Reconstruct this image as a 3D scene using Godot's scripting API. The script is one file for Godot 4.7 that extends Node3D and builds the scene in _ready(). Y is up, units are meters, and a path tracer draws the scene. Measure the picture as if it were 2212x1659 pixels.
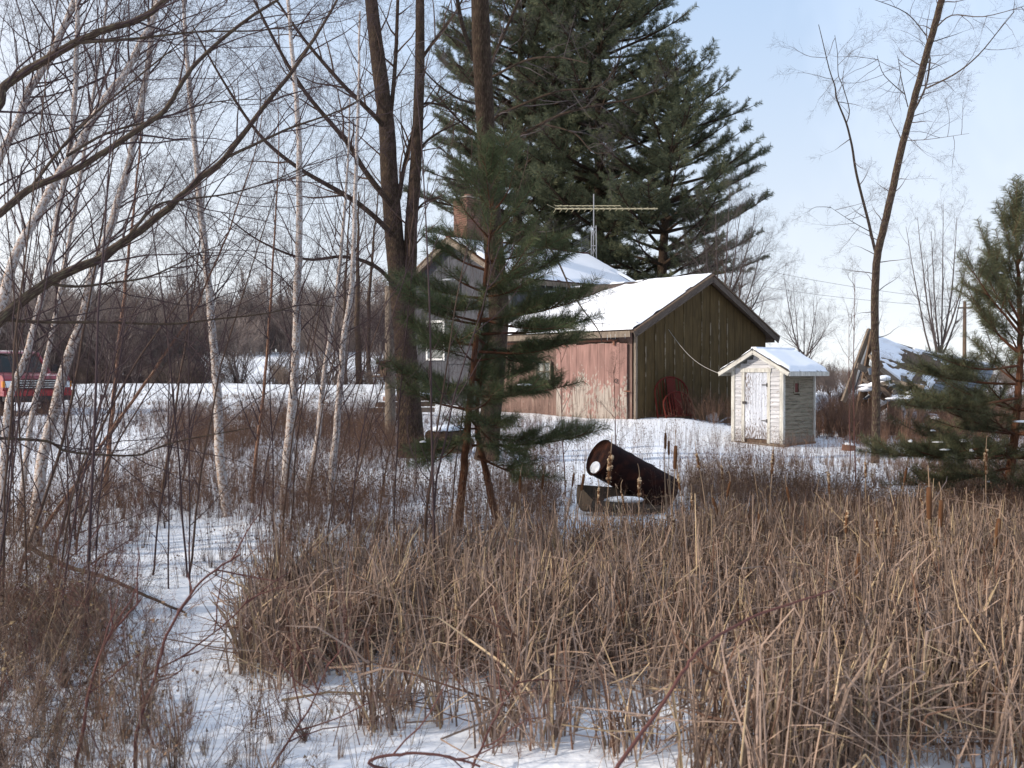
extends Node3D
# A snowy farmyard in late winter: weathered house, shed and privy behind a birch thicket and a frozen cattail marsh.

const EYE := 1.65
const LENS := 1990.0
var M := {}
var rng := RandomNumberGenerator.new()
var bumps := FastNoiseLite.new()
var used := {}
var sprays := []          # shared twig meshes
var shoots := []          # shared needle shoots


class Mesher:
	var v := PackedVector3Array()
	var n := PackedVector3Array()
	var uv := PackedVector2Array()
	var c := PackedColorArray()
	var idx := PackedInt32Array()
	var tint := Color(1, 1, 1)
	var colored := false

	func vert(p: Vector3, nn: Vector3, t: Vector2) -> void:
		v.append(p)
		n.append(nn)
		uv.append(t)
		if colored:
			c.append(tint)

	func quad(a: Vector3, b: Vector3, d: Vector3, e: Vector3, ta := Vector2(0, 0), tb := Vector2(1, 0), td := Vector2(1, 1), te := Vector2(0, 1)) -> void:
		# a, b, d, e run counter-clockwise seen from outside
		var nn := (b - a).cross(e - a)
		if nn.length_squared() < 1e-14:
			nn = (d - a).cross(e - a)
		nn = nn.normalized()
		var s := v.size()
		vert(a, nn, ta)
		vert(b, nn, tb)
		vert(d, nn, td)
		vert(e, nn, te)
		idx.append_array(PackedInt32Array([s, s + 2, s + 1, s, s + 3, s + 2]))

	func tri(a: Vector3, b: Vector3, d: Vector3) -> void:
		var nn := (b - a).cross(d - a).normalized()
		var s := v.size()
		vert(a, nn, Vector2(0, 0))
		vert(b, nn, Vector2(1, 0))
		vert(d, nn, Vector2(0, 1))
		idx.append_array(PackedInt32Array([s, s + 2, s + 1]))

	func hexa(p: Array, k := 1.0, off := Vector2.ZERO) -> void:
		# p: bottom 0..3 (counter-clockwise from above), top 4..7
		var f := [[0, 1, 5, 4], [1, 2, 6, 5], [2, 3, 7, 6], [3, 0, 4, 7], [4, 5, 6, 7], [3, 2, 1, 0]]
		for q in f:
			var a: Vector3 = p[q[0]]
			var b: Vector3 = p[q[1]]
			var d: Vector3 = p[q[2]]
			var e: Vector3 = p[q[3]]
			var w := a.distance_to(b) * k
			var h := a.distance_to(e) * k
			quad(a, b, d, e, off, off + Vector2(w, 0), off + Vector2(w, h), off + Vector2(0, h))

	func box(at: Vector3, size: Vector3, b := Basis.IDENTITY, k := 1.0, off := Vector2.ZERO) -> void:
		var h := size * 0.5
		var p := []
		for y in [-h.y, h.y]:
			for q in [Vector2(-h.x, h.z), Vector2(h.x, h.z), Vector2(h.x, -h.z), Vector2(-h.x, -h.z)]:
				p.append(at + b * Vector3(q.x, y, q.y))
		hexa(p, k, off)

	func bar(a: Vector3, b: Vector3, w: float, t: float, up := Vector3.UP, off := Vector2.ZERO) -> void:
		# a beam from a to b, w across, t along up; the grain runs along it
		var y := (b - a).normalized()
		var x := y.cross(up).normalized()
		if x.length_squared() < 0.5:
			x = y.cross(Vector3.RIGHT).normalized()
		var z := x.cross(y)
		box((a + b) * 0.5, Vector3(w, a.distance_to(b), t), Basis(x, y, z), 1.0, off)

	func tube(p: PackedVector3Array, r: PackedFloat32Array, sides: int, ru := 1.0, sv := 1.0, lump := 0.0, wob: FastNoiseLite = null) -> void:
		var count := p.size()
		var t := (p[1] - p[0]).normalized()
		var side := t.cross(Vector3.UP if absf(t.y) < 0.9 else Vector3.RIGHT).normalized()
		var s := v.size()
		var along := 0.0
		var ring := sides + 1
		for i in count:
			if i > 0:
				along += p[i].distance_to(p[i - 1])
			if i == 0:
				t = p[1] - p[0]
			elif i == count - 1:
				t = p[i] - p[i - 1]
			else:
				t = p[i + 1] - p[i - 1]
			t = t.normalized()
			side = (side - t * side.dot(t)).normalized()
			var up := t.cross(side)
			for k in ring:
				var a := TAU * k / sides
				var o := side * cos(a) + up * sin(a)
				var rr := r[i]
				if lump > 0.0:
					rr *= 1.0 + lump * wob.get_noise_3d(cos(a) * 60.0, along * 40.0, sin(a) * 60.0)
				vert(p[i] + o * rr, o, Vector2(ru * k / sides, along * sv))
		for i in count - 1:
			for k in sides:
				var a := s + i * ring + k
				idx.append_array(PackedInt32Array([a, a + ring, a + 1, a + 1, a + ring, a + ring + 1]))

	func blob(at: Vector3, size: Vector3, wob: FastNoiseLite, amount := 0.25, rings := 6, sides := 9, flat_bottom := false) -> void:
		var s := v.size()
		for i in rings + 1:
			var phi := PI * i / rings
			for k in sides + 1:
				var th := TAU * k / sides
				var o := Vector3(sin(phi) * cos(th), cos(phi), sin(phi) * sin(th))
				var rr := 1.0 + amount * wob.get_noise_3d(at.x * 37.0 + cos(th) * sin(phi) * 30.0, at.y * 37.0 + o.y * 30.0, at.z * 37.0 + sin(th) * sin(phi) * 30.0) * 1.6
				var q := o * rr * size
				if flat_bottom and q.y < 0.0:
					q.y *= 0.25
				vert(at + q, (o / size).normalized(), Vector2(k, i))
		var ring := sides + 1
		for i in rings:
			for k in sides:
				var a := s + i * ring + k
				idx.append_array(PackedInt32Array([a, a + ring, a + 1, a + 1, a + ring, a + ring + 1]))

	func lathe(at: Vector3, b: Basis, prof: Array, sides: int) -> void:
		# prof: [radius, height] pairs along b.y
		var s := v.size()
		for i in prof.size():
			var d := Vector2(0, 1)
			if i + 1 < prof.size():
				d = Vector2(prof[i + 1][0] - prof[i][0], prof[i + 1][1] - prof[i][1])
			else:
				d = Vector2(prof[i][0] - prof[i - 1][0], prof[i][1] - prof[i - 1][1])
			for k in sides + 1:
				var a := TAU * k / sides
				var o := Vector3(cos(a), 0, sin(a))
				var nn := (o * d.y - Vector3(0, d.x, 0)).normalized()
				vert(at + b * (o * prof[i][0] + Vector3(0, prof[i][1], 0)), b * nn, Vector2(2.0 * k / sides, prof[i][1]))
		var ring := sides + 1
		for i in prof.size() - 1:
			for k in sides:
				var a := s + i * ring + k
				idx.append_array(PackedInt32Array([a, a + 1, a + ring, a + 1, a + ring + 1, a + ring]))

	func mesh() -> ArrayMesh:
		var arr := []
		arr.resize(Mesh.ARRAY_MAX)
		arr[Mesh.ARRAY_VERTEX] = v
		arr[Mesh.ARRAY_NORMAL] = n
		arr[Mesh.ARRAY_TEX_UV] = uv
		if colored:
			arr[Mesh.ARRAY_COLOR] = c
		arr[Mesh.ARRAY_INDEX] = idx
		var m := ArrayMesh.new()
		m.add_surface_from_arrays(Mesh.PRIMITIVE_TRIANGLES, arr)
		return m


# ---------------------------------------------------------------- naming and tagging
func numbered(called: String) -> String:
	if not used.has(called):
		used[called] = 0
		return called
	used[called] += 1
	return "%s_%03d" % [called, used[called]]


func tag(o: Node, label: String, category: String, group := "", kind := "") -> Node:
	o.set_meta("label", label)
	o.set_meta("category", category)
	if group:
		o.set_meta("group", group)
	if kind:
		o.set_meta("kind", kind)
	return o


func thing(called: String, label: String, category: String, where := Vector3.ZERO, turn := 0.0, group := "") -> Node3D:
	var o := Node3D.new()
	o.name = numbered(called)
	add_child(o)
	o.position = where
	o.rotation_degrees.y = turn
	tag(o, label, category, group)
	return o


func part(parent: Node, called: String, m: Mesh, mat: Material, xf := Transform3D.IDENTITY) -> MeshInstance3D:
	var o := MeshInstance3D.new()
	o.name = called
	o.mesh = m
	o.material_override = mat
	o.transform = xf
	parent.add_child(o, true)
	return o


func solo(called: String, m: Mesh, mat: Material, label: String, category: String, group := "", where := Vector3.ZERO) -> MeshInstance3D:
	var o := MeshInstance3D.new()
	o.name = numbered(called)
	o.mesh = m
	o.material_override = mat
	o.position = where
	add_child(o)
	tag(o, label, category, group)
	return o


func many(parent: Node, called: String, m: Mesh, mat: Material, xfs: Array, cols := PackedColorArray()) -> MultiMeshInstance3D:
	var mm := MultiMesh.new()
	mm.transform_format = MultiMesh.TRANSFORM_3D
	mm.use_colors = cols.size() > 0
	mm.mesh = m
	mm.instance_count = xfs.size()
	for i in xfs.size():
		mm.set_instance_transform(i, xfs[i])
		if cols.size() > 0:
			mm.set_instance_color(i, cols[i])
	var o := MultiMeshInstance3D.new()
	o.name = called
	o.multimesh = mm
	o.material_override = mat
	parent.add_child(o, true)
	o.set_meta("kind", "stuff")
	return o


# ---------------------------------------------------------------- survey of the place
# bearing marks (u across, v down, as read off a survey print 2212 marks wide) at a depth in metres
func at(u: float, v: float, d: float) -> Vector3:
	return Vector3((u - 1106.0) / LENS * d, EYE - (v - 804.0) / LENS * d, -d)


func ss(a: float, b: float, x: float) -> float:
	return smoothstep(a, b, x) if a < b else 1.0 - smoothstep(b, a, x)


func gy(x: float, z: float) -> float:
	var d := -z
	var left := ss(1.0, -5.0, x + maxf(0.0, d - 30.0) * 0.12)
	var h := 0.0
	h += left * (0.45 * ss(14.0, 26.0, d) + 0.62 * ss(28.0, 42.0, d) - 0.7 * ss(43.5, 49.0, d))
	h += (1.0 - left) * (0.26 * ss(22.5, 26.0, d) * ss(7.2, 4.6, x) + 0.1 * ss(24.0, 34.0, d))
	h += 3.6 * ss(58.0, 105.0, d) * ss(4.0, -12.0, x + (d - 60.0) * 0.06) + 2.0 * ss(110.0, 260.0, d) * ss(60.0, -40.0, x)
	h -= 0.12 * ss(15.0, 20.0, d) * ss(25.0, 22.5, d) * ss(3.0, 6.0, x)
	# the frozen pool lies flat, the rest is lumpy
	var pool := ss(2.3, 1.5, Vector2((x + 1.9) * 0.85, (d - 5.4) * 0.62).length())
	var rough := 1.0 - 0.85 * pool
	var near := ss(70.0, 30.0, d)
	h += near * rough * (0.10 * bumps.get_noise_2d(x * 9.0, z * 9.0) + 0.045 * bumps.get_noise_2d(x * 31.0 + 90.0, z * 31.0))
	h += ss(40.0, 18.0, d) * rough * 0.03 * bumps.get_noise_2d(x * 95.0, z * 95.0 + 50.0)
	h -= 0.03 * pool
	h += 0.25 * ss(35.0, 60.0, d) * bumps.get_noise_2d(x * 2.0, z * 2.0)
	return h


func foot(u: float, v: float) -> Vector3:
	# where the line of sight at that mark meets the snow
	var d := 3.0
	while d < 200.0:
		var p := at(u, v, d)
		if p.y <= gy(p.x, p.z):
			return Vector3(p.x, gy(p.x, p.z), p.z)
		d += 0.05 + d * 0.004
	return at(u, v, 200.0)


func on_ground(x: float, z: float) -> Vector3:
	return Vector3(x, gy(x, z), z)


# ---------------------------------------------------------------- textures
func grain(seed_: int, freq: float, w: int, h: int, full_w: int, full_h: int, octaves := 4, type := FastNoiseLite.TYPE_SIMPLEX_SMOOTH) -> PackedByteArray:
	var f := FastNoiseLite.new()
	f.seed = seed_
	f.noise_type = type
	f.frequency = freq
	f.fractal_octaves = octaves
	var im := f.get_seamless_image(w, h)
	im.convert(Image.FORMAT_L8)
	if w != full_w or h != full_h:
		im.resize(full_w, full_h, Image.INTERPOLATE_CUBIC)
	return im.get_data()


func from_pixels(w: int, h: int, px: PackedByteArray) -> ImageTexture:
	return ImageTexture.create_from_image(Image.create_from_data(w, h, false, Image.FORMAT_RGB8, px))


func relief(w: int, h: int, g: PackedByteArray, strength: float) -> ImageTexture:
	var im := Image.create_from_data(w, h, false, Image.FORMAT_L8, g)
	im.convert(Image.FORMAT_RGBA8)
	im.bump_map_to_normal_map(strength)
	return ImageTexture.create_from_image(im)


func put3(px: PackedByteArray, i: int, col: Color) -> void:
	px[i * 3] = int(clampf(col.r, 0, 1) * 255.0)
	px[i * 3 + 1] = int(clampf(col.g, 0, 1) * 255.0)
	px[i * 3 + 2] = int(clampf(col.b, 0, 1) * 255.0)


# weathered boards: bare wood showing through flaked paint; worn(x, y) 0..1 says how much paint has gone there
func board_skin(size: int, paint: Color, wood: Color, dark: Color, amount: float, seed_: int, worn = null, specks := 0.0, flake := Color(-1, 0, 0)) -> ImageTexture:
	var fine := grain(seed_, 0.09, size, size / 16, size, size, 4)
	var coarse := grain(seed_ + 1, 0.02, size, size / 6, size, size, 3)
	var flakes := grain(seed_ + 2, 0.045, size, size / 2, size, size, 5)
	var spots := grain(seed_ + 3, 0.05, size, size, size, size, 3)
	var px := PackedByteArray()
	px.resize(size * size * 3)
	for y in size:
		for x in size:
			var i := y * size + x
			var f := fine[i] / 255.0
			var k := coarse[i] / 255.0
			var w := amount
			if worn != null:
				w = worn.call(float(x) / size, float(y) / size)
			var bare: Color = wood.lerp(dark, clampf(1.7 * (0.55 - f) + 0.5 * (0.5 - k), 0.0, 1.0))
			var coat: Color = paint * (0.86 + 0.28 * k) * (0.94 + 0.12 * f)
			if flake.r >= 0.0:
				coat = coat.lerp(flake, clampf((spots[i] / 255.0 - 0.5) * 3.0, 0.0, 0.7))
			var cut := flakes[i] / 255.0 * 0.75 + f * 0.25
			var t := clampf((cut - (1.0 - w)) * 14.0 + 0.5, 0.0, 1.0)
			var col := coat.lerp(bare, t)
			if specks > 0.0 and spots[i] / 255.0 > 1.0 - specks:
				col = dark
			put3(px, i, col)
	return from_pixels(size, size, px)


func mat(col: Color, rough := 0.9, tex: Texture2D = null, norm: Texture2D = null, depth := 1.0) -> StandardMaterial3D:
	var m := StandardMaterial3D.new()
	m.albedo_color = col.linear_to_srgb()
	m.roughness = rough
	m.metallic_specular = 0.3
	if tex:
		m.albedo_texture = tex
	if norm:
		m.normal_enabled = true
		m.normal_texture = norm
		m.normal_scale = depth
	return m


func tinted(rough := 0.9, back := Color(0, 0, 0)) -> StandardMaterial3D:
	var m := mat(Color(1, 1, 1), rough)
	m.vertex_color_use_as_albedo = true
	m.metallic_specular = 0.25
	if back != Color(0, 0, 0):
		m.backlight_enabled = true
		m.backlight = back.linear_to_srgb()
	return m


func triplanar(m: StandardMaterial3D, k: float) -> StandardMaterial3D:
	m.uv1_triplanar = true
	m.uv1_world_triplanar = true
	m.uv1_scale = Vector3(k, k, k)
	return m


func bark_skin(seed_: int, ridge: Color, furrow: Color, moss: Color, mossy: float) -> Array:
	var s := 512
	var a := grain(seed_, 0.035, s, s / 5, s, s, 4, FastNoiseLite.TYPE_PERLIN)
	var b := grain(seed_ + 1, 0.1, s, s / 2, s, s, 3)
	var c := grain(seed_ + 2, 0.012, s, s, s, s, 4)
	var px := PackedByteArray()
	px.resize(s * s * 3)
	var g := PackedByteArray()
	g.resize(s * s)
	for i in s * s:
		var h := clampf(absf(a[i] / 255.0 - 0.5) * 3.2, 0.0, 1.0) * 0.75 + b[i] / 255.0 * 0.25
		g[i] = int(h * 255.0)
		var col := furrow.lerp(ridge, h)
		col = col.lerp(moss, clampf((c[i] / 255.0 - 1.0 + mossy) * 4.0, 0.0, 0.75) * h)
		put3(px, i, col)
	return [from_pixels(s, s, px), relief(s, s, g, 10.0)]


func make_materials() -> void:
	# snow
	var sg := grain(5, 0.02, 512, 512, 512, 512, 5)
	M.snow = triplanar(mat(Color(0.80, 0.825, 0.87), 0.75, null, relief(512, 512, sg, 5.0), 0.7), 0.6)
	M.snow.metallic_specular = 0.35
	M.roof_snow = triplanar(mat(Color(0.81, 0.84, 0.90), 0.8, null, relief(512, 512, sg, 3.0), 0.5), 0.8)
	# barks (colour textures are sRGB)
	var k := bark_skin(11, Color(0.50, 0.42, 0.35), Color(0.17, 0.13, 0.11), Color(0.42, 0.42, 0.30), 0.42)
	M.bark = mat(Color(0.58, 0.57, 0.58), 0.95, k[0], k[1], 1.6)
	k = bark_skin(21, Color(0.45, 0.38, 0.33), Color(0.22, 0.17, 0.15), Color(0.50, 0.48, 0.36), 0.5)
	M.limb = mat(Color(0.8, 0.8, 0.8), 0.9, k[0], k[1], 0.8)
	k = bark_skin(31, Color(0.56, 0.40, 0.30), Color(0.26, 0.16, 0.12), Color(0.42, 0.33, 0.26), 0.5)
	M.pine_bark = mat(Color(0.75, 0.72, 0.7), 0.9, k[0], k[1], 1.0)
	# birch: chalky skin, dark dashes round the stem, rusty stains
	var s := 512
	var dash := grain(41, 0.055, s / 6, s, s, s, 3)
	var blot := grain(42, 0.014, s, s, s, s, 4)
	var fine := grain(43, 0.12, s, s, s, s, 3)
	var px := PackedByteArray()
	px.resize(s * s * 3)
	for i in s * s:
		var col := Color(0.80, 0.77, 0.75) * (0.86 + 0.2 * fine[i] / 255.0)
		col = col.lerp(Color(0.58, 0.45, 0.36), clampf((blot[i] / 255.0 - 0.56) * 5.0, 0.0, 0.6))
		col = col.lerp(Color(0.13, 0.10, 0.10), clampf((dash[i] / 255.0 - 0.71) * 12.0, 0.0, 0.92))
		put3(px, i, col)
	M.birch = mat(Color(0.88, 0.87, 0.88), 0.75, from_pixels(s, s, px), relief(s, s, dash, 2.0), 0.5)
	px = px.duplicate()
	for i in s * s:
		var col := Color(0.52, 0.36, 0.28) * (0.8 + 0.3 * fine[i] / 255.0)
		col = col.lerp(Color(0.72, 0.62, 0.55), clampf((blot[i] / 255.0 - 0.5) * 5.0, 0.0, 0.6))
		col = col.lerp(Color(0.18, 0.12, 0.1), clampf((dash[i] / 255.0 - 0.68) * 12.0, 0.0, 0.9))
		put3(px, i, col)
	M.young_birch = mat(Color(0.8, 0.8, 0.8), 0.7, from_pixels(s, s, px))
	M.twig = mat(Color(0.060, 0.040, 0.042), 0.85)
	M.brown_twig = mat(Color(0.085, 0.055, 0.042), 0.85)
	M.red_twig = mat(Color(0.105, 0.046, 0.040), 0.75)
	M.grey_twig = mat(Color(0.095, 0.078, 0.078), 0.85)
	M.needle = tinted(0.7, Color(0.12, 0.12, 0.12))
	M.straw = tinted(0.8, Color(0.2, 0.2, 0.2))
	M.weed = tinted(0.9)
	M.wood_twigs = tinted(0.9)
	# boards
	M.red_board = mat(Color(0.95, 0.95, 0.95), 0.9, board_skin(512, Color(0.455, 0.372, 0.342), Color(0.54, 0.485, 0.445), Color(0.30, 0.24, 0.22), 0.26, 61))
	var worn := func(x: float, y: float) -> float:
		# the sliding door: bare at the foot, ragged upward, red left on the top half
		var edge := 0.42 + 0.10 * sin(x * 9.0 + 0.6) + 0.06 * sin(x * 31.0)
		return 0.19 + 0.62 * smoothstep(edge - 0.14, edge + 0.28, y) * (0.75 + 0.25 * sin(x * 17.0 + 2.0)) + 0.14 * smoothstep(0.1, 0.0, x)
	M.door_board = mat(Color(0.98, 0.98, 0.98), 0.9, board_skin(512, Color(0.54, 0.425, 0.40), Color(0.62, 0.585, 0.555), Color(0.36, 0.30, 0.27), 0.2, 71, worn))
	M.olive_board = mat(Color(0.50, 0.47, 0.44), 0.9, board_skin(512, Color(0.42, 0.36, 0.25), Color(0.47, 0.41, 0.34), Color(0.25, 0.21, 0.16), 0.2, 81))
	M.olive_strip = mat(Color(0.62, 0.61, 0.6), 0.9, board_skin(256, Color(0.42, 0.37, 0.27), Color(0.62, 0.57, 0.5), Color(0.25, 0.2, 0.16), 0.46, 85))
	M.grey_board = mat(Color(0.28, 0.277, 0.287), 0.9, board_skin(512, Color(0.50, 0.51, 0.54), Color(0.56, 0.52, 0.50), Color(0.36, 0.32, 0.33), 0.22, 91))
	M.bare_wood = mat(Color(0.65, 0.65, 0.65), 0.9, board_skin(512, Color(0.56, 0.51, 0.46), Color(0.62, 0.57, 0.52), Color(0.27, 0.22, 0.2), 0.5, 101))
	M.brown_wood = mat(Color(0.85, 0.83, 0.8), 0.95, board_skin(256, Color(0.43, 0.37, 0.32), Color(0.42, 0.36, 0.32), Color(0.22, 0.17, 0.15), 0.5, 105))
	M.grey_trim = mat(Color(0.36, 0.35, 0.36), 0.9, M.bare_wood.albedo_texture)
	M.trim = mat(Color(0.66, 0.66, 0.66), 0.85, board_skin(512, Color(0.84, 0.83, 0.80), Color(0.60, 0.55, 0.50), Color(0.30, 0.25, 0.22), 0.24, 111))
	M.privy_white = mat(Color(0.60, 0.60, 0.61), 0.85, board_skin(512, Color(0.86, 0.86, 0.87), Color(0.66, 0.60, 0.55), Color(0.34, 0.29, 0.26), 0.26, 121))
	var scuffed := func(x: float, y: float) -> float:
		return 0.27 + 0.22 * smoothstep(0.5, 0.05, x) * smoothstep(0.75, 0.2, y) + 0.24 * smoothstep(0.62, 0.95, y)
	M.privy_door = mat(Color(0.64, 0.64, 0.65), 0.85, board_skin(512, Color(0.85, 0.87, 0.91), Color(0.52, 0.47, 0.44), Color(0.20, 0.16, 0.15), 0.26, 131, scuffed, 0.2))
	M.privy_side = mat(Color(0.75, 0.75, 0.72), 0.9, board_skin(512, Color(0.51, 0.50, 0.44), Color(0.57, 0.53, 0.48), Color(0.26, 0.23, 0.21), 0.62, 141))
	M.shingle = mat(Color(0.9, 0.9, 0.9), 0.95, board_skin(256, Color(0.36, 0.32, 0.31), Color(0.42, 0.37, 0.34), Color(0.2, 0.17, 0.17), 0.4, 151))
	M.red_shingle = mat(Color(0.85, 0.8, 0.8), 0.95, board_skin(256, Color(0.40, 0.22, 0.22), Color(0.36, 0.24, 0.24), Color(0.2, 0.13, 0.14), 0.4, 155))
	M.slate_shingle = mat(Color(0.95, 0.97, 1.0), 0.95, board_skin(256, Color(0.47, 0.49, 0.52), Color(0.52, 0.50, 0.49), Color(0.3, 0.29, 0.3), 0.35, 159))
	M.brick = mat(Color(0.135, 0.078, 0.058), 0.95)
	M.brick_pale = mat(Color(0.165, 0.10, 0.075), 0.95)
	M.brick_dark = mat(Color(0.16, 0.085, 0.065), 0.95)
	M.mortar = mat(Color(0.30, 0.26, 0.22), 0.95)
	# metals
	var rg := grain(171, 0.02, 256, 256, 256, 256, 5)
	px = PackedByteArray()
	px.resize(256 * 256 * 3)
	for i in 256 * 256:
		var t := rg[i] / 255.0
		put3(px, i, Color(0.20, 0.12, 0.11).lerp(Color(0.44, 0.25, 0.17), clampf((t - 0.35) * 2.0, 0.0, 1.0)))
	var rust_tex := from_pixels(256, 256, px)
	M.rust = triplanar(mat(Color(0.30, 0.24, 0.25), 0.85, rust_tex, relief(256, 256, rg, 3.0), 0.6), 1.2)
	M.brown_rust = triplanar(mat(Color(0.55, 0.58, 0.6), 0.9, rust_tex, relief(256, 256, rg, 3.0), 0.6), 1.2)
	px = px.duplicate()
	for i in 256 * 256:
		var t := rg[i] / 255.0
		put3(px, i, Color(0.50, 0.15, 0.11).lerp(Color(0.42, 0.25, 0.16), clampf((t - 0.5) * 3.0, 0.0, 1.0)))
	M.red_iron = triplanar(mat(Color(0.42, 0.44, 0.44), 0.7, from_pixels(256, 256, px)), 2.0)
	M.orange_iron = mat(Color(0.18, 0.085, 0.058), 0.85)
	M.iron = mat(Color(0.05, 0.045, 0.045), 0.7)
	M.galvanised = mat(Color(0.42, 0.42, 0.43), 0.5)
	M.galvanised.metallic = 0.5
	M.brass = mat(Color(0.44, 0.40, 0.28), 0.6)
	M.brass.metallic = 0.4
	M.mesh_wire = mat(Color(0.10, 0.11, 0.14), 0.6)
	M.dull_steel = triplanar(mat(Color(0.30, 0.28, 0.26), 0.85, M.bare_wood.albedo_texture), 0.9)
	M.pail = mat(Color(0.62, 0.63, 0.66), 0.6)
	M.cable = mat(Color(0.28, 0.26, 0.24), 0.7)
	M.wire = mat(Color(0.12, 0.12, 0.13), 0.7)
	M.glass = mat(Color(0.6, 0.65, 0.66, 0.12), 0.03)
	M.glass.transparency = BaseMaterial3D.TRANSPARENCY_ALPHA
	M.glass.metallic_specular = 0.5
	M.car_glass = mat(Color(0.05, 0.06, 0.06, 0.55), 0.03)
	M.car_glass.transparency = BaseMaterial3D.TRANSPARENCY_ALPHA
	M.curtain = mat(Color(0.55, 0.53, 0.48), 0.95)
	M.red_shutter = mat(Color(0.12, 0.045, 0.04), 0.9)
	M.upholstery = mat(Color(0.10, 0.095, 0.09), 0.95)
	M.white_paint = mat(Color(0.6, 0.6, 0.6), 0.7)
	M.ice = mat(Color(0.75, 0.8, 0.85, 0.35), 0.05)
	M.ice.transparency = BaseMaterial3D.TRANSPARENCY_ALPHA
	# car
	M.paint = mat(Color(0.26, 0.022, 0.028), 0.35)
	M.paint.clearcoat_enabled = true
	M.paint.clearcoat = 0.8
	M.paint.clearcoat_roughness = 0.1
	M.chrome = mat(Color(0.55, 0.56, 0.58), 0.25)
	M.chrome.metallic = 0.9
	M.rubber = mat(Color(0.018, 0.018, 0.019), 0.9)
	M.plastic = mat(Color(0.03, 0.03, 0.032), 0.6)
	M.lens = mat(Color(0.62, 0.66, 0.70), 0.1)
	M.amber = mat(Color(0.55, 0.20, 0.03), 0.2)
	M.fluff_dark = mat(Color(0.27, 0.18, 0.115), 1.0)
	M.cattail = mat(Color(0.11, 0.052, 0.026), 0.95)
	M.fluff = mat(Color(0.44, 0.33, 0.22), 1.0)
	M.stalk = mat(Color(0.32, 0.225, 0.15), 0.85)


# ---------------------------------------------------------------- plants
func rf(a: float, b: float) -> float:
	return rng.randf_range(a, b)


func smooth_path(pts: Array, per: int, wiggle := 0.0) -> PackedVector3Array:
	var out := PackedVector3Array()
	var last := pts.size() - 1
	for i in last:
		var a: Vector3 = pts[maxi(i - 1, 0)]
		var b: Vector3 = pts[i]
		var c: Vector3 = pts[i + 1]
		var d: Vector3 = pts[mini(i + 2, last)]
		for k in per:
			var t := float(k) / per
			var q := b.cubic_interpolate(c, a, d, t)
			if wiggle > 0.0 and not (i == 0 and k == 0):
				q += Vector3(rf(-1, 1), rf(-1, 1) * 0.4, rf(-1, 1)) * wiggle
			out.append(q)
	out.append(pts[last])
	return out


func taper(path: PackedVector3Array, r0: float, r1: float, flare := 0.0) -> PackedFloat32Array:
	var r := PackedFloat32Array()
	var total := 0.0
	for i in path.size() - 1:
		total += path[i].distance_to(path[i + 1])
	var along := 0.0
	for i in path.size():
		if i > 0:
			along += path[i].distance_to(path[i - 1])
		var t := along / maxf(total, 1e-4)
		r.append(lerpf(r0, r1, t) * (1.0 + flare * exp(-along / (r0 * 2.2))))
	return r


func aligned(y: Vector3, roll: float, s: float, w := 1.0) -> Basis:
	y = y.normalized()
	var x := y.cross(Vector3.FORWARD if absf(y.z) < 0.9 else Vector3.RIGHT).normalized().rotated(y, roll)
	return Basis(x * s * w, y * s, x.cross(y) * s * w)


# boughs off a stem; fills hang with places for twigs
func spread(m: Mesher, path: PackedVector3Array, radii: PackedFloat32Array, count: int, t0: float, t1: float, l0: float, l1: float, open: float, rise: float, hang: Array, twig: float, levels := 1, sides := 5, per_branch := 4, lean := Vector3.ZERO, most := 0.03) -> void:
	for i in count:
		var t := lerpf(t0, t1, (i + rng.randf()) / count) * (path.size() - 1)
		var k := clampi(int(t), 0, path.size() - 2)
		var p := path[k].lerp(path[k + 1], t - k)
		var dir := (path[k + 1] - path[k]).normalized()
		var r := minf(radii[k] * 0.5, most)
		var side := dir.cross(Vector3(rf(-1, 1), rf(-1, 1), rf(-1, 1))).normalized()
		var a := open * rf(0.7, 1.25)
		var go := (dir * cos(a) + side * sin(a) + lean).normalized()
		var length := lerpf(l0, l1, (t / (path.size() - 1) - t0) / maxf(t1 - t0, 0.01)) * rf(0.6, 1.2)
		var n := 5
		var line := PackedVector3Array([p])
		for q in n:
			go = (go + Vector3(rf(-1, 1), rf(-1, 1), rf(-1, 1)) * 0.22 + Vector3.UP * rise * 0.3).normalized()
			p += go * length / n
			line.append(p)
			if q >= 1 and rng.randf() < per_branch / 4.0:
				hang.append(Transform3D(aligned((go + side * rf(-0.9, 0.9) + Vector3(rf(-1, 1), rf(-0.6, 1), rf(-1, 1)) * 0.5), rf(0, TAU), twig * rf(0.6, 1.2)), p))
		hang.append(Transform3D(aligned(go, rf(0, TAU), twig * rf(0.8, 1.2)), p))
		var rr := taper(line, maxf(r, 0.004), 0.0022)
		m.tube(line, rr, sides)
		if levels > 1:
			spread(m, line, rr, 4, 0.2, 0.95, length * 0.5, length * 0.3, 0.8, rise, hang, twig, levels - 1, 4, per_branch, Vector3.ZERO, most * 0.6)


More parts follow.
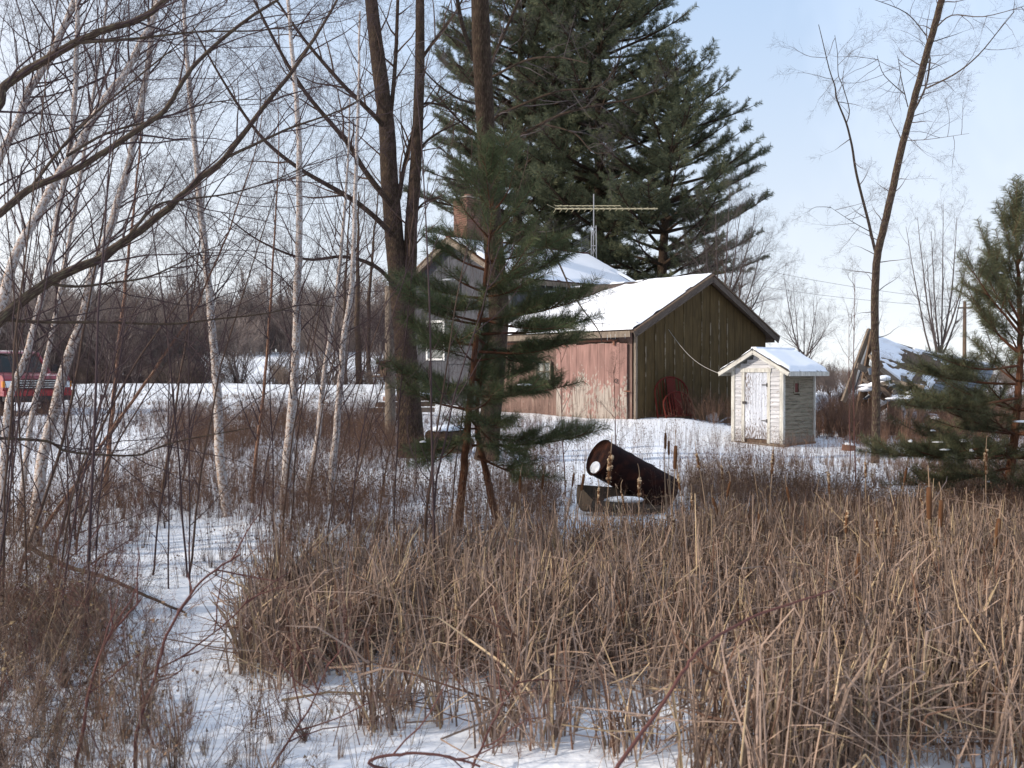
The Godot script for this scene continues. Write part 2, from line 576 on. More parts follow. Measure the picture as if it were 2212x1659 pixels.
# a forked spray of fine twigs, one metre long, along +y
func twig_spray(seed_: int, side_n: int, sub_n: int, thick: float, curl: float) -> ArrayMesh:
	var r := RandomNumberGenerator.new()
	r.seed = seed_
	var m := Mesher.new()
	var go := Vector3.UP
	var p := Vector3.ZERO
	var line := PackedVector3Array([p])
	for i in 6:
		go = (go + Vector3(r.randf_range(-1, 1), r.randf_range(-0.4, 0.4), r.randf_range(-1, 1)) * curl).normalized()
		p += go / 6.0
		line.append(p)
	m.tube(line, PackedFloat32Array([thick, thick * 0.9, thick * 0.8, thick * 0.7, thick * 0.6, thick * 0.5, thick * 0.3]), 3)
	for i in side_n:
		var t := r.randf_range(0.08, 0.95) * 6.0
		var k := int(t)
		var q := line[k].lerp(line[mini(k + 1, 6)], t - k)
		var dir := (line[mini(k + 1, 6)] - line[k]).normalized()
		var side := dir.cross(Vector3(r.randf_range(-1, 1), r.randf_range(-1, 1), r.randf_range(-1, 1))).normalized()
		var g2 := (dir * 0.8 + side * 0.75).normalized()
		var l2 := r.randf_range(0.2, 0.5) * (1.1 - t / 9.0)
		var l3 := PackedVector3Array([q])
		for j in 3:
			g2 = (g2 + Vector3(r.randf_range(-1, 1), r.randf_range(-1, 1), r.randf_range(-1, 1)) * curl * 1.2).normalized()
			q += g2 * l2 / 3.0
			l3.append(q)
		m.tube(l3, PackedFloat32Array([thick * 0.6, thick * 0.5, thick * 0.42, thick * 0.25]), 3)
		for j in sub_n:
			var w := l3[1 + j % 3]
			var g3 := (g2 + Vector3(r.randf_range(-1, 1), r.randf_range(-1, 1), r.randf_range(-1, 1)) * 0.8).normalized()
			var e := w + g3 * r.randf_range(0.07, 0.2)
			m.tube(PackedVector3Array([w, (w + e) * 0.5 + Vector3(r.randf_range(-1, 1), 0, r.randf_range(-1, 1)) * 0.012, e]), PackedFloat32Array([thick * 0.42, thick * 0.36, thick * 0.22]), 3)
	return m.mesh()


# a pine shoot along +y: stem with needles swept forward
func needle_shoot(seed_: int, length: float, count: int, nl: float, width: float, sweep: float, dark: Color, pale: Color) -> ArrayMesh:
	var r := RandomNumberGenerator.new()
	r.seed = seed_
	var m := Mesher.new()
	m.colored = true
	m.tint = Color(0.10, 0.065, 0.04)
	m.tube(PackedVector3Array([Vector3.ZERO, Vector3(0, length, 0)]), PackedFloat32Array([0.005, 0.0025]), 3)
	for i in count:
		var y := length * (0.05 + 0.95 * float(i) / count)
		var a := r.randf() * TAU
		var o := Vector3(cos(a), 0, sin(a))
		var dir := (o * sin(sweep * r.randf_range(0.6, 1.3)) + Vector3.UP * cos(sweep) + Vector3(0, -0.15, 0) * r.randf()).normalized()
		var l := nl * r.randf_range(0.7, 1.1)
		var b := Vector3(0, y, 0)
		var w := dir.cross(o.rotated(Vector3.UP, r.randf_range(0.6, 2.4))).normalized() * width * 0.5
		var mid := b + dir * l * 0.55
		var tip := b + dir * l + Vector3(0, -0.06 * l, 0)
		m.tint = dark.lerp(pale, r.randf())
		m.tri(b - w, b + w, mid + w * 0.9)
		m.tri(mid - w * 0.9, mid + w * 0.9, tip)
		m.tri(b - w, mid + w * 0.9, mid - w * 0.9)
	return m.mesh()


func make_twigs() -> void:
	for i in 5:
		sprays.append(twig_spray(100 + i, 10 + i, 3, 0.0036, 0.16 + 0.03 * i))
	for i in 3:
		shoots.append(needle_shoot(200 + i, 0.25, 110, 0.105, 0.0025, 0.8, Color(0.040, 0.060, 0.030), Color(0.12, 0.135, 0.070)))
	for i in 3:
		shoots.append(needle_shoot(210 + i, 0.36, 80, 0.16, 0.0095, 0.95, Color(0.038, 0.058, 0.042), Color(0.15, 0.155, 0.09)))
	# 6: bushy crop of the young pine's leader, paler
	for i in 2:
		shoots.append(needle_shoot(220 + i, 0.26, 130, 0.08, 0.0026, 0.95, Color(0.048, 0.058, 0.034), Color(0.155, 0.155, 0.088)))


func split_many(parent: Node, called: String, meshes: Array, mat_: Material, xfs: Array, cols := PackedColorArray()) -> void:
	var by := []
	var bc := []
	for i in meshes.size():
		by.append([])
		bc.append(PackedColorArray())
	for i in xfs.size():
		by[i % meshes.size()].append(xfs[i])
		if cols.size():
			var pc: PackedColorArray = bc[i % meshes.size()]
			pc.append(cols[i])
			bc[i % meshes.size()] = pc
	for i in meshes.size():
		if by[i].size():
			many(parent, called, meshes[i], mat_, by[i], bc[i])


func marks(list: Array, d0: float, d1: float, k := 0.72) -> Array:
	# survey marks to points, the depth running from d0 at the first to d1 at the last
	var out := []
	for i in list.size():
		out.append(at(list[i][0] * k, list[i][1] * k, lerpf(d0, d1, float(i) / (list.size() - 1))))
	return out


func rooted(pts: Array) -> Array:
	# carry a stem down to the snow below its first point
	var p: Vector3 = pts[0]
	var g := gy(p.x, p.z)
	if p.y > g - 0.05:
		pts.push_front(Vector3(p.x - (pts[1].x - p.x) * 0.15, g - 0.12, p.z))
	else:
		pts[0].y = g - 0.12
	return pts


# a leafless tree from given stem lines; lines: [[points, r0, r1], ...], the first is the trunk
func bare_tree(called: String, label: String, category: String, group: String, lines: Array, bark: Material, twigs: Material, opt := {}) -> Node3D:
	var base: Vector3 = lines[0][0][0]
	var o := thing(called, label, category, base, 0.0, group)
	var hang := []
	var first := true
	var b := Mesher.new()
	for l in lines:
		var pts := []
		for p in l[0]:
			pts.append(p - base)
		var path := smooth_path(pts, l[3] if l.size() > 3 else 5, l[1] * opt.get("wiggle", 0.12))
		var r := taper(path, l[1], l[2], opt.get("flare", 0.0) if first else 0.0)
		var m := Mesher.new()
		var sides: int = opt.get("sides", 8) if first else 6
		m.tube(path, r, sides, maxf(1.0, roundf(TAU * l[1] / 0.35)), 1.0 / 0.5, opt.get("lump", 0.0), bumps)
		part(o, "trunk" if first else "limb", m.mesh(), bark)
		var n: int = opt.get("boughs", 10) if first else opt.get("limb_boughs", 6)
		if n > 0:
			spread(b, path, r, n, opt.get("from", 0.3) if first else 0.15, 0.98, opt.get("long", 1.2), opt.get("short", 0.6), opt.get("open", 0.9), opt.get("rise", 0.15), hang, opt.get("twig", 0.5), opt.get("levels", 1), 4, opt.get("dense", 4), Vector3.ZERO, opt.get("bough_r", 0.02))
		first = false
	if b.v.size():
		part(o, "boughs", b.mesh(), opt.get("bough_mat", twigs)).set_meta("kind", "stuff")
	if hang.size():
		split_many(o, "twigs", sprays.slice(0, opt.get("kinds", 3)), twigs, hang)
	return o


func pine_bough(m: Mesher, p: Vector3, dir: Vector3, length: float, r: float, curve: float, leaf: Array, leaf_scale: float, gap: float, inner: float, fan: float) -> void:
	# a bough with side shoots in a flat fan, foliage toward the end
	var n := 7
	var line := PackedVector3Array([p])
	var go := dir.normalized()
	for i in n:
		go = (go + Vector3(rf(-1, 1), rf(-0.6, 0.6), rf(-1, 1)) * 0.09 + Vector3.UP * curve * (float(i) / n)).normalized()
		p += go * length / n
		line.append(p)
	m.tube(line, taper(line, r, r * 0.2), 5, 1, 2)
	var y := inner * length
	while y < length:
		var t := y / length * n
		var k := mini(int(t), n - 1)
		var q := line[k].lerp(line[k + 1], t - k)
		var f := (line[k + 1] - line[k]).normalized()
		var side := f.cross(Vector3.UP).normalized()
		for s in [-1.0, 1.0]:
			if rng.randf() < 0.12:
				continue
			var l := fan * (length - y + gap * 2.0) * rf(0.25, 0.6)
			l = minf(l, fan * length * 0.45)
			var d: Vector3 = (f * rf(0.5, 0.9) + side * s * rf(0.5, 0.9) + Vector3.UP * rf(-0.05, 0.35)).normalized()
			var e: Vector3 = q + d * l
			if l > 0.12:
				m.tube(PackedVector3Array([q, e]), PackedFloat32Array([r * 0.3, r * 0.12]), 3)
			var x := 0.15 * l
			while x < l + 0.01:
				leaf.append(Transform3D(aligned(d + Vector3(rf(-1, 1), rf(-0.2, 1.0), rf(-1, 1)) * 0.45, rf(0, TAU), leaf_scale * rf(0.75, 1.2)), q.lerp(e, x / maxf(l, 0.01))))
				x += gap * rf(0.6, 1.1)
		y += gap * rf(0.9, 1.5)
	leaf.append(Transform3D(aligned(go, 0, leaf_scale), p))


func big_pine(label: String, where: Vector3, height: float, reach: float, from: float, seed_: int, lean := Vector3.ZERO, gaps := 0.12) -> void:
	rng.seed = seed_
	var o := thing("white_pine", label, "pine tree", where, 0.0, "tall pines behind the house")
	var top := Vector3(lean.x, height, lean.z)
	var trunk := smooth_path([Vector3.ZERO, top * 0.35 + Vector3(rf(-.2, .2), 0, rf(-.2, .2)), top * 0.7, top], 6, 0.02)
	var m := Mesher.new()
	m.tube(trunk, taper(trunk, 0.34, 0.04), 9, 4, 1)
	part(o, "trunk", m.mesh(), M.bark)
	var b := Mesher.new()
	var leaf := []
	var h := from
	while h < height - 0.4:
		var t := h / height
		var k := t * (trunk.size() - 1)
		var p := trunk[int(k)].lerp(trunk[mini(int(k) + 1, trunk.size() - 1)], k - int(k))
		var whorl := rng.randi_range(5, 7)
		var a0 := rf(0, TAU)
		for i in whorl:
			if rng.randf() < gaps:
				continue
			var a := a0 + TAU * i / whorl + rf(-0.3, 0.3)
			var u := (h - from) / (height - from)
			var l := reach * (0.55 + 0.45 * sin(minf(u * 2.6, 1.0) * PI * 0.5)) * pow(1.0 - u, 0.55) * rf(0.65, 1.15) + 0.5
			var dir := Vector3(cos(a), rf(-0.05, 0.25) + 0.5 * u, sin(a))
			pine_bough(b, p, dir, l, 0.03 + 0.012 * l, 0.10, leaf, rf(1.0, 1.5), 0.32, 0.32, 0.85)
		h += rf(0.42, 0.8)
	# dead lower branches
	var dead := Mesher.new()
	var scrap := []
	spread(dead, trunk, taper(trunk, 0.3, 0.04), 16, 0.12, from / height + 0.1, 2.2, 2.0, 1.3, 0.0, scrap, 0.8, 1, 4, 3)
	part(o, "dead_branches", dead.mesh(), M.grey_twig)
	split_many(o, "dead_twigs", sprays.slice(0, 2), M.grey_twig, scrap)
	part(o, "boughs", b.mesh(), M.bark)
	split_many(o, "needles", shoots.slice(3, 6), M.needle, leaf)


# reeds, weeds: unit-height variants along +y
func blade(seed_: int, kind: String) -> ArrayMesh:
	var r := RandomNumberGenerator.new()
	r.seed = seed_
	var m := Mesher.new()
	m.colored = true
	var w := r.randf_range(0.0042, 0.0085)
	var pts := []
	match kind:
		"straight":
			pts = [Vector3.ZERO, Vector3(0.01, 0.35, 0.0), Vector3(0.03, 0.7, 0.01), Vector3(0.06, 1.0, 0.02)]
		"arched":
			pts = [Vector3.ZERO, Vector3(0.03, 0.4, 0), Vector3(0.14, 0.72, 0.02), Vector3(0.33, 0.88, 0.04), Vector3(0.5, 0.82, 0.05)]
		"broken":
			var f := r.randf_range(0.45, 0.75)
			pts = [Vector3.ZERO, Vector3(0.02, f * 0.5, 0), Vector3(0.05, f, 0), Vector3(0.16, f - 0.10, 0.05), Vector3(0.34, f - 0.42, 0.10)]
		"snapped":
			var f := r.randf_range(0.5, 0.8)
			pts = [Vector3.ZERO, Vector3(0.0, f * 0.5, 0), Vector3(0.03, f, 0), Vector3(0.3, f + 0.02, 0.06), Vector3(0.6, f - 0.05, 0.1)]
		"curled":
			pts = [Vector3.ZERO, Vector3(0.04, 0.25, 0), Vector3(0.13, 0.42, 0.03), Vector3(0.22, 0.36, 0.08), Vector3(0.20, 0.22, 0.12), Vector3(0.14, 0.2, 0.1)]
	for i in pts.size():
		pts[i] += Vector3(r.randf_range(-1, 1), 0, r.randf_range(-1, 1)) * 0.012 * i
	var last := pts.size() - 1
	for i in last:
		var w0 := w * (1.0 - 0.75 * pow(float(i) / last, 2.0))
		var w1 := w * (1.0 - 0.75 * pow(float(i + 1) / last, 2.0))
		var x := Vector3(0.3, 0, 1).normalized()
		var fold := Vector3(-0.3, 0, 0.1) * w
		# a shallow V section: two strips
		m.tint = Color(1, 1, 1) * r.randf_range(0.85, 1.1)
		m.quad(pts[i] - x * w0, pts[i] + fold, pts[i + 1] + fold, pts[i + 1] - x * w1)
		m.quad(pts[i] + fold, pts[i] + x * w0, pts[i + 1] + x * w1, pts[i + 1] + fold)
	return m.mesh()


func stalk_mesh(seed_: int) -> ArrayMesh:
	var r := RandomNumberGenerator.new()
	r.seed = seed_
	var m := Mesher.new()
	m.colored = true
	m.tube(PackedVector3Array([Vector3.ZERO, Vector3(r.randf_range(-.02, .02), 0.5, 0), Vector3(r.randf_range(-.05, .05), 1, 0)]), PackedFloat32Array([0.0065, 0.005, 0.003]), 5)
	return m.mesh()


func weed_mesh(seed_: int, stems: int, twiggy: int, heads: bool, spread_: float, thick := 0.0022) -> ArrayMesh:
	var r := RandomNumberGenerator.new()
	r.seed = seed_
	var m := Mesher.new()
	m.colored = true
	for s in stems:
		var a := r.randf() * TAU
		var o := Vector3(cos(a), 0, sin(a))
		var p := o * r.randf() * 0.05
		var h := r.randf_range(0.6, 1.0)
		var lean := o * spread_ * r.randf_range(0.2, 1.0)
		m.tint = Color(1, 1, 1) * r.randf_range(0.75, 1.2)
		var line := PackedVector3Array([p, p + lean * 0.3 + Vector3(r.randf_range(-.02, .02), h * 0.4, 0), p + lean * 0.65 + Vector3(0, h * 0.75, r.randf_range(-.02, .02)), p + lean * 1.1 + Vector3(0, h, 0)])
		m.tube(line, PackedFloat32Array([thick, thick * 0.85, thick * 0.7, thick * 0.4]), 3)
		for i in twiggy:
			var t := r.randf_range(0.8, 2.98)
			var q := line[int(t)].lerp(line[int(t) + 1], t - int(t))
			var dir := Vector3(r.randf_range(-1, 1), r.randf_range(0.2, 1.3), r.randf_range(-1, 1)).normalized()
			var e := q + dir * r.randf_range(0.05, 0.17)
			m.tube(PackedVector3Array([q, e]), PackedFloat32Array([thick * 0.55, thick * 0.35]), 3)
			if heads and r.randf() < 0.6:
				m.tint = Color(1.25, 1.1, 0.95) * r.randf_range(0.7, 1.3)
				var z := Vector3(r.randf_range(-1, 1), r.randf_range(-1, 1), r.randf_range(-1, 1)) * 0.014
				m.tri(e - z, e + z, e + dir * 0.03)
				m.tri(e - z.cross(dir), e + z.cross(dir), e + dir * 0.028)
				m.tint = Color(1, 1, 1)
	return m.mesh()


func tuft_mesh(seed_: int, count: int, arch: float, width := 0.004) -> ArrayMesh:
	var r := RandomNumberGenerator.new()
	r.seed = seed_
	var m := Mesher.new()
	m.colored = true
	for i in count:
		var a := r.randf() * TAU
		var o := Vector3(cos(a), 0, sin(a))
		var x := o.cross(Vector3.UP) * width
		var h := r.randf_range(0.4, 1.0)
		var b := o * r.randf() * 0.06
		var c := b + o * arch * 0.25 * h + Vector3(0, h * 0.6, 0)
		var e := b + o * arch * r.randf_range(0.6, 1.2) * h + Vector3(0, h * r.randf_range(0.55, 1.0), 0)
		m.tint = Color(1, 1, 1) * r.randf_range(0.7, 1.25)
		m.quad(b - x, b + x, c + x * 0.8, c - x * 0.8)
		m.tri(c - x * 0.8, c + x * 0.8, e)
	return m.mesh()


func straw_color() -> Color:
	var k := rf(0.6, 1.25)
	var base := Color(0.36, 0.252, 0.188).lerp(Color(0.275, 0.205, 0.172), rng.randf())
	if rng.randf() < 0.12:
		base = Color(0.48, 0.36, 0.23)
	if rng.randf() < 0.10:
		base = Color(0.15, 0.085, 0.06)
	return Color(base.r * k, base.g * k, base.b * k)


func weed_color() -> Color:
	var k := rf(0.55, 1.2)
	var base := Color(0.135, 0.086, 0.070).lerp(Color(0.19, 0.115, 0.078), rng.randf())
	if rng.randf() < 0.2:
		base = Color(0.09, 0.055, 0.048)
	return Color(base.r * k, base.g * k, base.b * k)


# ---------------------------------------------------------------- building parts
# a plank standing on a: w wide along "along", hl / hr high at its two edges, t thick behind the face that looks "out"
func board(parent: Node, called: String, m_: Material, a: Vector3, along: Vector3, w: float, hl: float, hr: float, out: Vector3, t: float, uv0 := Vector2.ZERO, k := Vector2(0.5, 0.5)) -> MeshInstance3D:
	var m := Mesher.new()
	var b := a + along * w
	var back := -out * t
	var up := Vector3.UP
	var p := [a, b, b + up * hr, a + up * hl]
	var uvs := [uv0, uv0 + Vector2(w * k.x, 0), uv0 + Vector2(w * k.x, -hr * k.y), uv0 + Vector2(0, -hl * k.y)]
	var e := minf(t * 0.3, 0.006)
	# face set in a little from the edges: a small bevel
	var mid: Vector3 = (p[0] + p[1] + p[2] + p[3]) * 0.25
	var f := []
	for q in p:
		f.append(q + (mid - q).normalized() * e)
	var side := []
	for q in p:
		side.append(q - out * e)
	m.quad(f[0], f[1], f[2], f[3], uvs[0], uvs[1], uvs[2], uvs[3])
	for i in 4:
		var j := (i + 1) % 4
		m.quad(side[i], side[j], f[j], f[i], uvs[i], uvs[j], uvs[j], uvs[i])
		m.quad(p[i] + back, p[j] + back, side[j], side[i], uvs[i], uvs[j], uvs[j], uvs[i])
	return part(parent, called, m.mesh(), m_)


func beam(parent: Node, called: String, m_: Material, a: Vector3, b: Vector3, w: float, t: float, up := Vector3.UP) -> MeshInstance3D:
	var m := Mesher.new()
	m.bar(a, b, w, t, up, Vector2(rng.randf(), rng.randf()))
	return part(parent, called, m.mesh(), m_)


func block(parent: Node, called: String, m_: Material, c: Vector3, size: Vector3, b := Basis.IDENTITY) -> MeshInstance3D:
	var m := Mesher.new()
	m.box(c, size, b, 1.0, Vector2(rng.randf(), rng.randf()))
	return part(parent, called, m.mesh(), m_)


func slab(parent: Node, called: String, m_: Material, a: Vector3, b: Vector3, c: Vector3, d: Vector3, t: float) -> MeshInstance3D:
	# a, b along the lower edge, c, d along the upper; thickness below
	var nn := (b - a).cross(d - a).normalized()
	var m := Mesher.new()
	m.hexa([a - nn * t, b - nn * t, c - nn * t, d - nn * t, a, b, c, d])
	return part(parent, called, m.mesh(), m_)


# a sheet over (s, t) in 0..1 from where(s, t), raised by thick(s, t); nothing where thick is 0
func sheet(nx: int, ny: int, where: Callable, up: Vector3, thick: Callable) -> ArrayMesh:
	var pos := PackedVector3Array()
	var th := PackedFloat32Array()
	for j in ny + 1:
		for i in nx + 1:
			var s := float(i) / nx
			var t := float(j) / ny
			var k: float = thick.call(s, t)
			th.append(k)
			var q: Vector3 = where.call(s, t)
			pos.append(q + up * maxf(k, 0.0))
	var nn := PackedVector3Array()
	nn.resize(pos.size())
	var idx := PackedInt32Array()
	var row := nx + 1
	for j in ny:
		for i in nx:
			var a := j * row + i
			if th[a] <= 0.0 and th[a + 1] <= 0.0 and th[a + row] <= 0.0 and th[a + row + 1] <= 0.0:
				continue
			for t in [[a, a + 1, a + row + 1], [a, a + row + 1, a + row]]:
				var f := (pos[t[1]] - pos[t[0]]).cross(pos[t[2]] - pos[t[0]])
				for q in t:
					nn[q] += f
				idx.append_array(PackedInt32Array([t[0], t[2], t[1]]))
	var m := Mesher.new()
	for i in pos.size():
		m.vert(pos[i], nn[i].normalized() if nn[i].length_squared() > 0.0 else up, Vector2(0, 0))
	m.idx = idx
	return m.mesh()


func snow_on(parent: Node, a: Vector3, along: Vector3, slope: Vector3, thick: float, bare: Callable, cell := 0.09) -> void:
	var nx := int(along.length() / cell)
	var ny := int(slope.length() / cell)
	var la := along.length()
	var ls := slope.length()
	var nrm := along.cross(slope).normalized()
	if nrm.y < 0.0:
		nrm = -nrm
	var where := func(s: float, t: float) -> Vector3:
		return a + along * s + slope * t + nrm * 0.004
	var deep := func(s: float, t: float) -> float:
		var e := minf(minf(s, 1.0 - s) * la, minf(t, 1.0 - t) * ls)
		var ragged := bumps.get_noise_2d(s * la * 120.0 + a.z * 9.0, t * ls * 120.0) * 0.09 + bumps.get_noise_2d(s * la * 25.0, t * ls * 25.0 + 7.0) * 0.08
		var edge := sqrt(clampf((e - 0.03 - ragged) / 0.16, 0.0, 1.0))
		var b: float = bare.call(s, t)
		var n := bumps.get_noise_2d(s * la * 40.0 + a.x * 50.0, t * ls * 40.0 + a.z * 50.0)
		return thick * (1.0 + 0.35 * n) * edge * clampf(1.0 - b, 0.0, 1.0) - (0.001 if b > 0.98 else 0.0)
	part(parent, "snow", sheet(nx, ny, where, nrm, deep), M.roof_snow)


func icicles(parent: Node, a: Vector3, b: Vector3, count: int, longest: float) -> void:
	var m := Mesher.new()
	m.tube(PackedVector3Array([Vector3.ZERO, Vector3(0, -0.5, 0), Vector3(0, -1, 0)]), PackedFloat32Array([0.014, 0.009, 0.001]), 5)
	var mesh := m.mesh()
	for i in count:
		var p := a.lerp(b, rng.randf())
		part(parent, "icicle", mesh, M.ice, Transform3D(Basis.from_scale(Vector3(1, rf(0.25, 1.0) * longest, 1)), p))


func window_unit(parent: Node, a: Vector3, along: Vector3, w: float, h: float, out: Vector3, frame: Material, cols: int, rows: int, backing: Material, casing := 0.08) -> void:
	# a: lower corner of the opening on the wall's face
	var win := Node3D.new()
	win.name = "window"
	parent.add_child(win, true)
	var up := Vector3.UP
	var mid := a + along * w * 0.5 + up * h * 0.5
	var b := Basis(along, up, out)
	# reveals of the opening
	for sg in [-1.0, 1.0]:
		block(win, "reveal", frame, mid + along * sg * (w * 0.5 + 0.006) - out * 0.06, Vector3(0.012, h, 0.1), b)
	if backing:
		for sg in [-1.0, 1.0]:
			block(win, "curtain", backing, mid + along * sg * w * 0.36 - out * 0.09, Vector3(w * 0.24, h * 0.96, 0.012), b)
	block(win, "casing", frame, a + along * (-casing * 0.5) + up * h * 0.5 + out * 0.02, Vector3(casing, h + casing * 2.0, 0.04), b)
	block(win, "casing", frame, a + along * (w + casing * 0.5) + up * h * 0.5 + out * 0.02, Vector3(casing, h + casing * 2.0, 0.04), b)
	block(win, "lintel", frame, a + along * w * 0.5 + up * (h + casing * 0.5) + out * 0.022, Vector3(w - 0.002, casing, 0.044), b)
	block(win, "sill", frame, a + along * w * 0.5 - up * casing * 0.5 + out * 0.03, Vector3(w - 0.002, casing * 0.8, 0.09), b)
	for i in range(1, cols):
		block(win, "glazing_bar", frame, a + along * w * i / cols + up * h * 0.5 - out * 0.02, Vector3(0.028, h, 0.03), b)
	for j in range(1, rows):
		block(win, "glazing_bar", frame, a + along * w * 0.5 + up * h * j / rows - out * 0.02, Vector3(w, 0.04, 0.034), b)
	for i in cols:
		for j in rows:
			block(win, "pane", M.glass, a + along * w * (i + 0.5) / cols + up * h * (j + 0.5) / rows - out * 0.03, Vector3(w / cols - 0.03, h / rows - 0.03, 0.006), b)


func build_shed() -> void:
	rng.seed = 401
	var o := thing("board_shed", "low board shed with faded red side, olive gable end and thick snow on its roof", "shed", Vector3(3.48, 0.0, -26.0), 42.0)
	var wide := 6.6
	var deep := 6.0
	var foot_y := 0.10
	var slope := 0.49
	var under := func(x: float) -> float:
		return 2.86 + slope * minf(x, wide - x) if true else 0.0
	# olive gable: wide boards with pale cover strips
	var wall := Node3D.new()
	wall.name = "gable_wall"
	o.add_child(wall)
	var n := 15
	for i in n:
		var x0 := wide * i / n
		var x1 := wide * (i + 1) / n - rf(0.012, 0.03)
		var y0 := foot_y + rf(-0.03, 0.03)
		if x0 < wide * 0.5 and x1 > wide * 0.5:
			var c := wide * 0.5
			board(wall, "board", M.olive_board, Vector3(x0, y0, rf(-0.006, 0.006)), Vector3.RIGHT, c - x0, under.call(x0) - y0, under.call(c) - y0, Vector3.BACK, 0.03, Vector2(rng.randf(), rng.randf()))
			board(wall, "board", M.olive_board, Vector3(c + 0.003, y0, rf(-0.006, 0.006)), Vector3.RIGHT, x1 - c - 0.003, under.call(c) - y0, under.call(x1) - y0, Vector3.BACK, 0.03, Vector2(rng.randf(), rng.randf()))
		else:
			board(wall, "board", M.olive_board, Vector3(x0, y0, rf(-0.006, 0.006)), Vector3.RIGHT, x1 - x0, under.call(x0) - y0, under.call(x1) - y0, Vector3.BACK, 0.03, Vector2(rng.randf(), rng.randf()))
		if i > 0:
			var w := rf(0.025, 0.05)
			var reach := rf(0.45, 1.0)
			board(wall, "cover_strip", M.olive_strip, Vector3(x0 - w * 0.5 - 0.006, y0, 0.024), Vector3.RIGHT, w, (under.call(x0) - y0) * reach - 0.05, (under.call(x0) - y0) * reach - 0.05, Vector3.BACK, 0.018, Vector2(rng.randf(), rng.randf()))
	# red side
	var side := Node3D.new()
	side.name = "side_wall"
	o.add_child(side)
	var back := Vector3.FORWARD
	var t := 0.12
	var h := 2.84
	while t < deep:
		var w := minf(rf(0.17, 0.26), deep - t)
		var y0 := foot_y + rf(-0.03, 0.04)
		var uv0 := Vector2(rng.randf(), rng.randf())
		var proud := rf(-0.008, 0.006)
		var start := Vector3(-proud, 0, -t - w + 0.008)
		if t + w > 3.40 and t < 4.03:
			board(side, "board", M.red_board, start + Vector3(0, y0, 0), -back, w - 0.008, 1.38 - y0, 1.38 - y0, Vector3.LEFT, 0.03, uv0)
			board(side, "board", M.red_board, start + Vector3(0, 1.96, 0), -back, w - 0.008, h - 1.96, h - 1.96, Vector3.LEFT, 0.03, uv0)
		else:
			board(side, "board", M.red_board, start + Vector3(0, y0, 0), -back, w - 0.008, h - y0, h - y0, Vector3.LEFT, 0.03, uv0)
		t += w
	block(o, "far_wall", M.brown_wood, Vector3(wide * 0.5, 1.5, -deep + 0.1), Vector3(wide - 0.1, 2.7, 0.04))
	block(o, "right_wall", M.brown_wood, Vector3(wide - 0.03, 1.5, -deep * 0.5), Vector3(0.04, 2.7, deep - 0.1))
	block(o, "corner_post", M.bare_wood, Vector3(0.0, foot_y + 1.38, 0.012), Vector3(0.07, 2.76, 0.08))
	block(o, "sill", M.brown_wood, Vector3(0.02, 0.06, -deep * 0.5), Vector3(0.16, 0.24, deep - 0.1))
	block(o, "sill", M.brown_wood, Vector3(wide * 0.5, 0.03, -0.03), Vector3(wide - 0.1, 0.24, 0.16))
	# sliding door of ten planks, rail above
	var door := Node3D.new()
	door.name = "sliding_door"
	o.add_child(door)
	var d0 := 0.24
	var dw := 2.84
	var dh := 2.24
	var base := 0.25
	for i in 10:
		var z := -d0 - dw * (i + 1) / 10.0
		board(door, "plank", M.door_board, Vector3(-0.085 - rf(0.0, 0.008), base + rf(-0.015, 0.015), z + 0.005), Vector3.BACK, dw / 10.0 - 0.008, dh + rf(-0.02, 0.02), dh + rf(-0.02, 0.02), Vector3.LEFT, 0.03, Vector2(1.0 - (i + 1) / 10.0, 1.0), Vector2(1.0 / dw, 1.0 / dh))
	block(door, "ledge", M.brown_wood, Vector3(-0.035, base + 0.5, -d0 - dw * 0.5), Vector3(0.03, 0.14, dw - 0.1))
	block(door, "ledge", M.brown_wood, Vector3(-0.035, base + 1.8, -d0 - dw * 0.5), Vector3(0.03, 0.14, dw - 0.1))
	var ring := Mesher.new()
	var rp := PackedVector3Array()
	var rr := PackedFloat32Array()
	for i in 17:
		var a := TAU * i / 16.0
		rp.append(Vector3(-0.13, base + 1.15 + 0.06 * cos(a), -d0 - 0.36 + 0.05 * sin(a)))
		rr.append(0.012)
	ring.tube(rp, rr, 5)
	part(door, "ring_handle", ring.mesh(), M.iron)
	block(door, "hasp", M.orange_iron, Vector3(-0.10, base + 0.86, -d0 + 0.02), Vector3(0.02, 0.03, 0.24))
	beam(o, "door_rail", M.orange_iron, Vector3(-0.11, base + dh + 0.07, -d0 - 0.35), Vector3(-0.11, base + dh + 0.07, -5.3), 0.03, 0.05)
	for q in [0.45, 2.4]:
		block(door, "hanger", M.orange_iron, Vector3(-0.135, base + dh + 0.06, -d0 - q), Vector3(0.03, 0.26, 0.07))
	block(door, "roller", M.iron, Vector3(-0.16, base + dh + 0.13, -d0 - 0.43), Vector3(0.04, 0.09, 0.09))
	window_unit(o, Vector3(-0.002, 1.39, -4.02), Vector3.BACK, 0.60, 0.56, Vector3.LEFT, M.bare_wood, 2, 2, M.curtain, 0.05)
	# roof
	var roof := Node3D.new()
	roof.name = "roof"
	o.add_child(roof)
	var eave := Vector3(-0.35, 2.83, 0.25)
	var ridge := Vector3(3.3, 4.62, 0.25)
	var right := Vector3(6.95, 2.83, 0.25)
	var run := Vector3(0, 0, -deep - 0.2)
	slab(roof, "deck", M.brown_wood, eave + Vector3(0, -0.03, 0) + run, eave + Vector3(0, -0.03, 0), ridge + Vector3(0, -0.03, 0), ridge + Vector3(0, -0.03, 0) + run, 0.05)
	slab(roof, "deck", M.brown_wood, right + Vector3(0, -0.03, 0), right + Vector3(0, -0.03, 0) + run, ridge + Vector3(0, -0.034, 0) + run, ridge + Vector3(0, -0.034, 0), 0.05)
	var up := ridge - eave
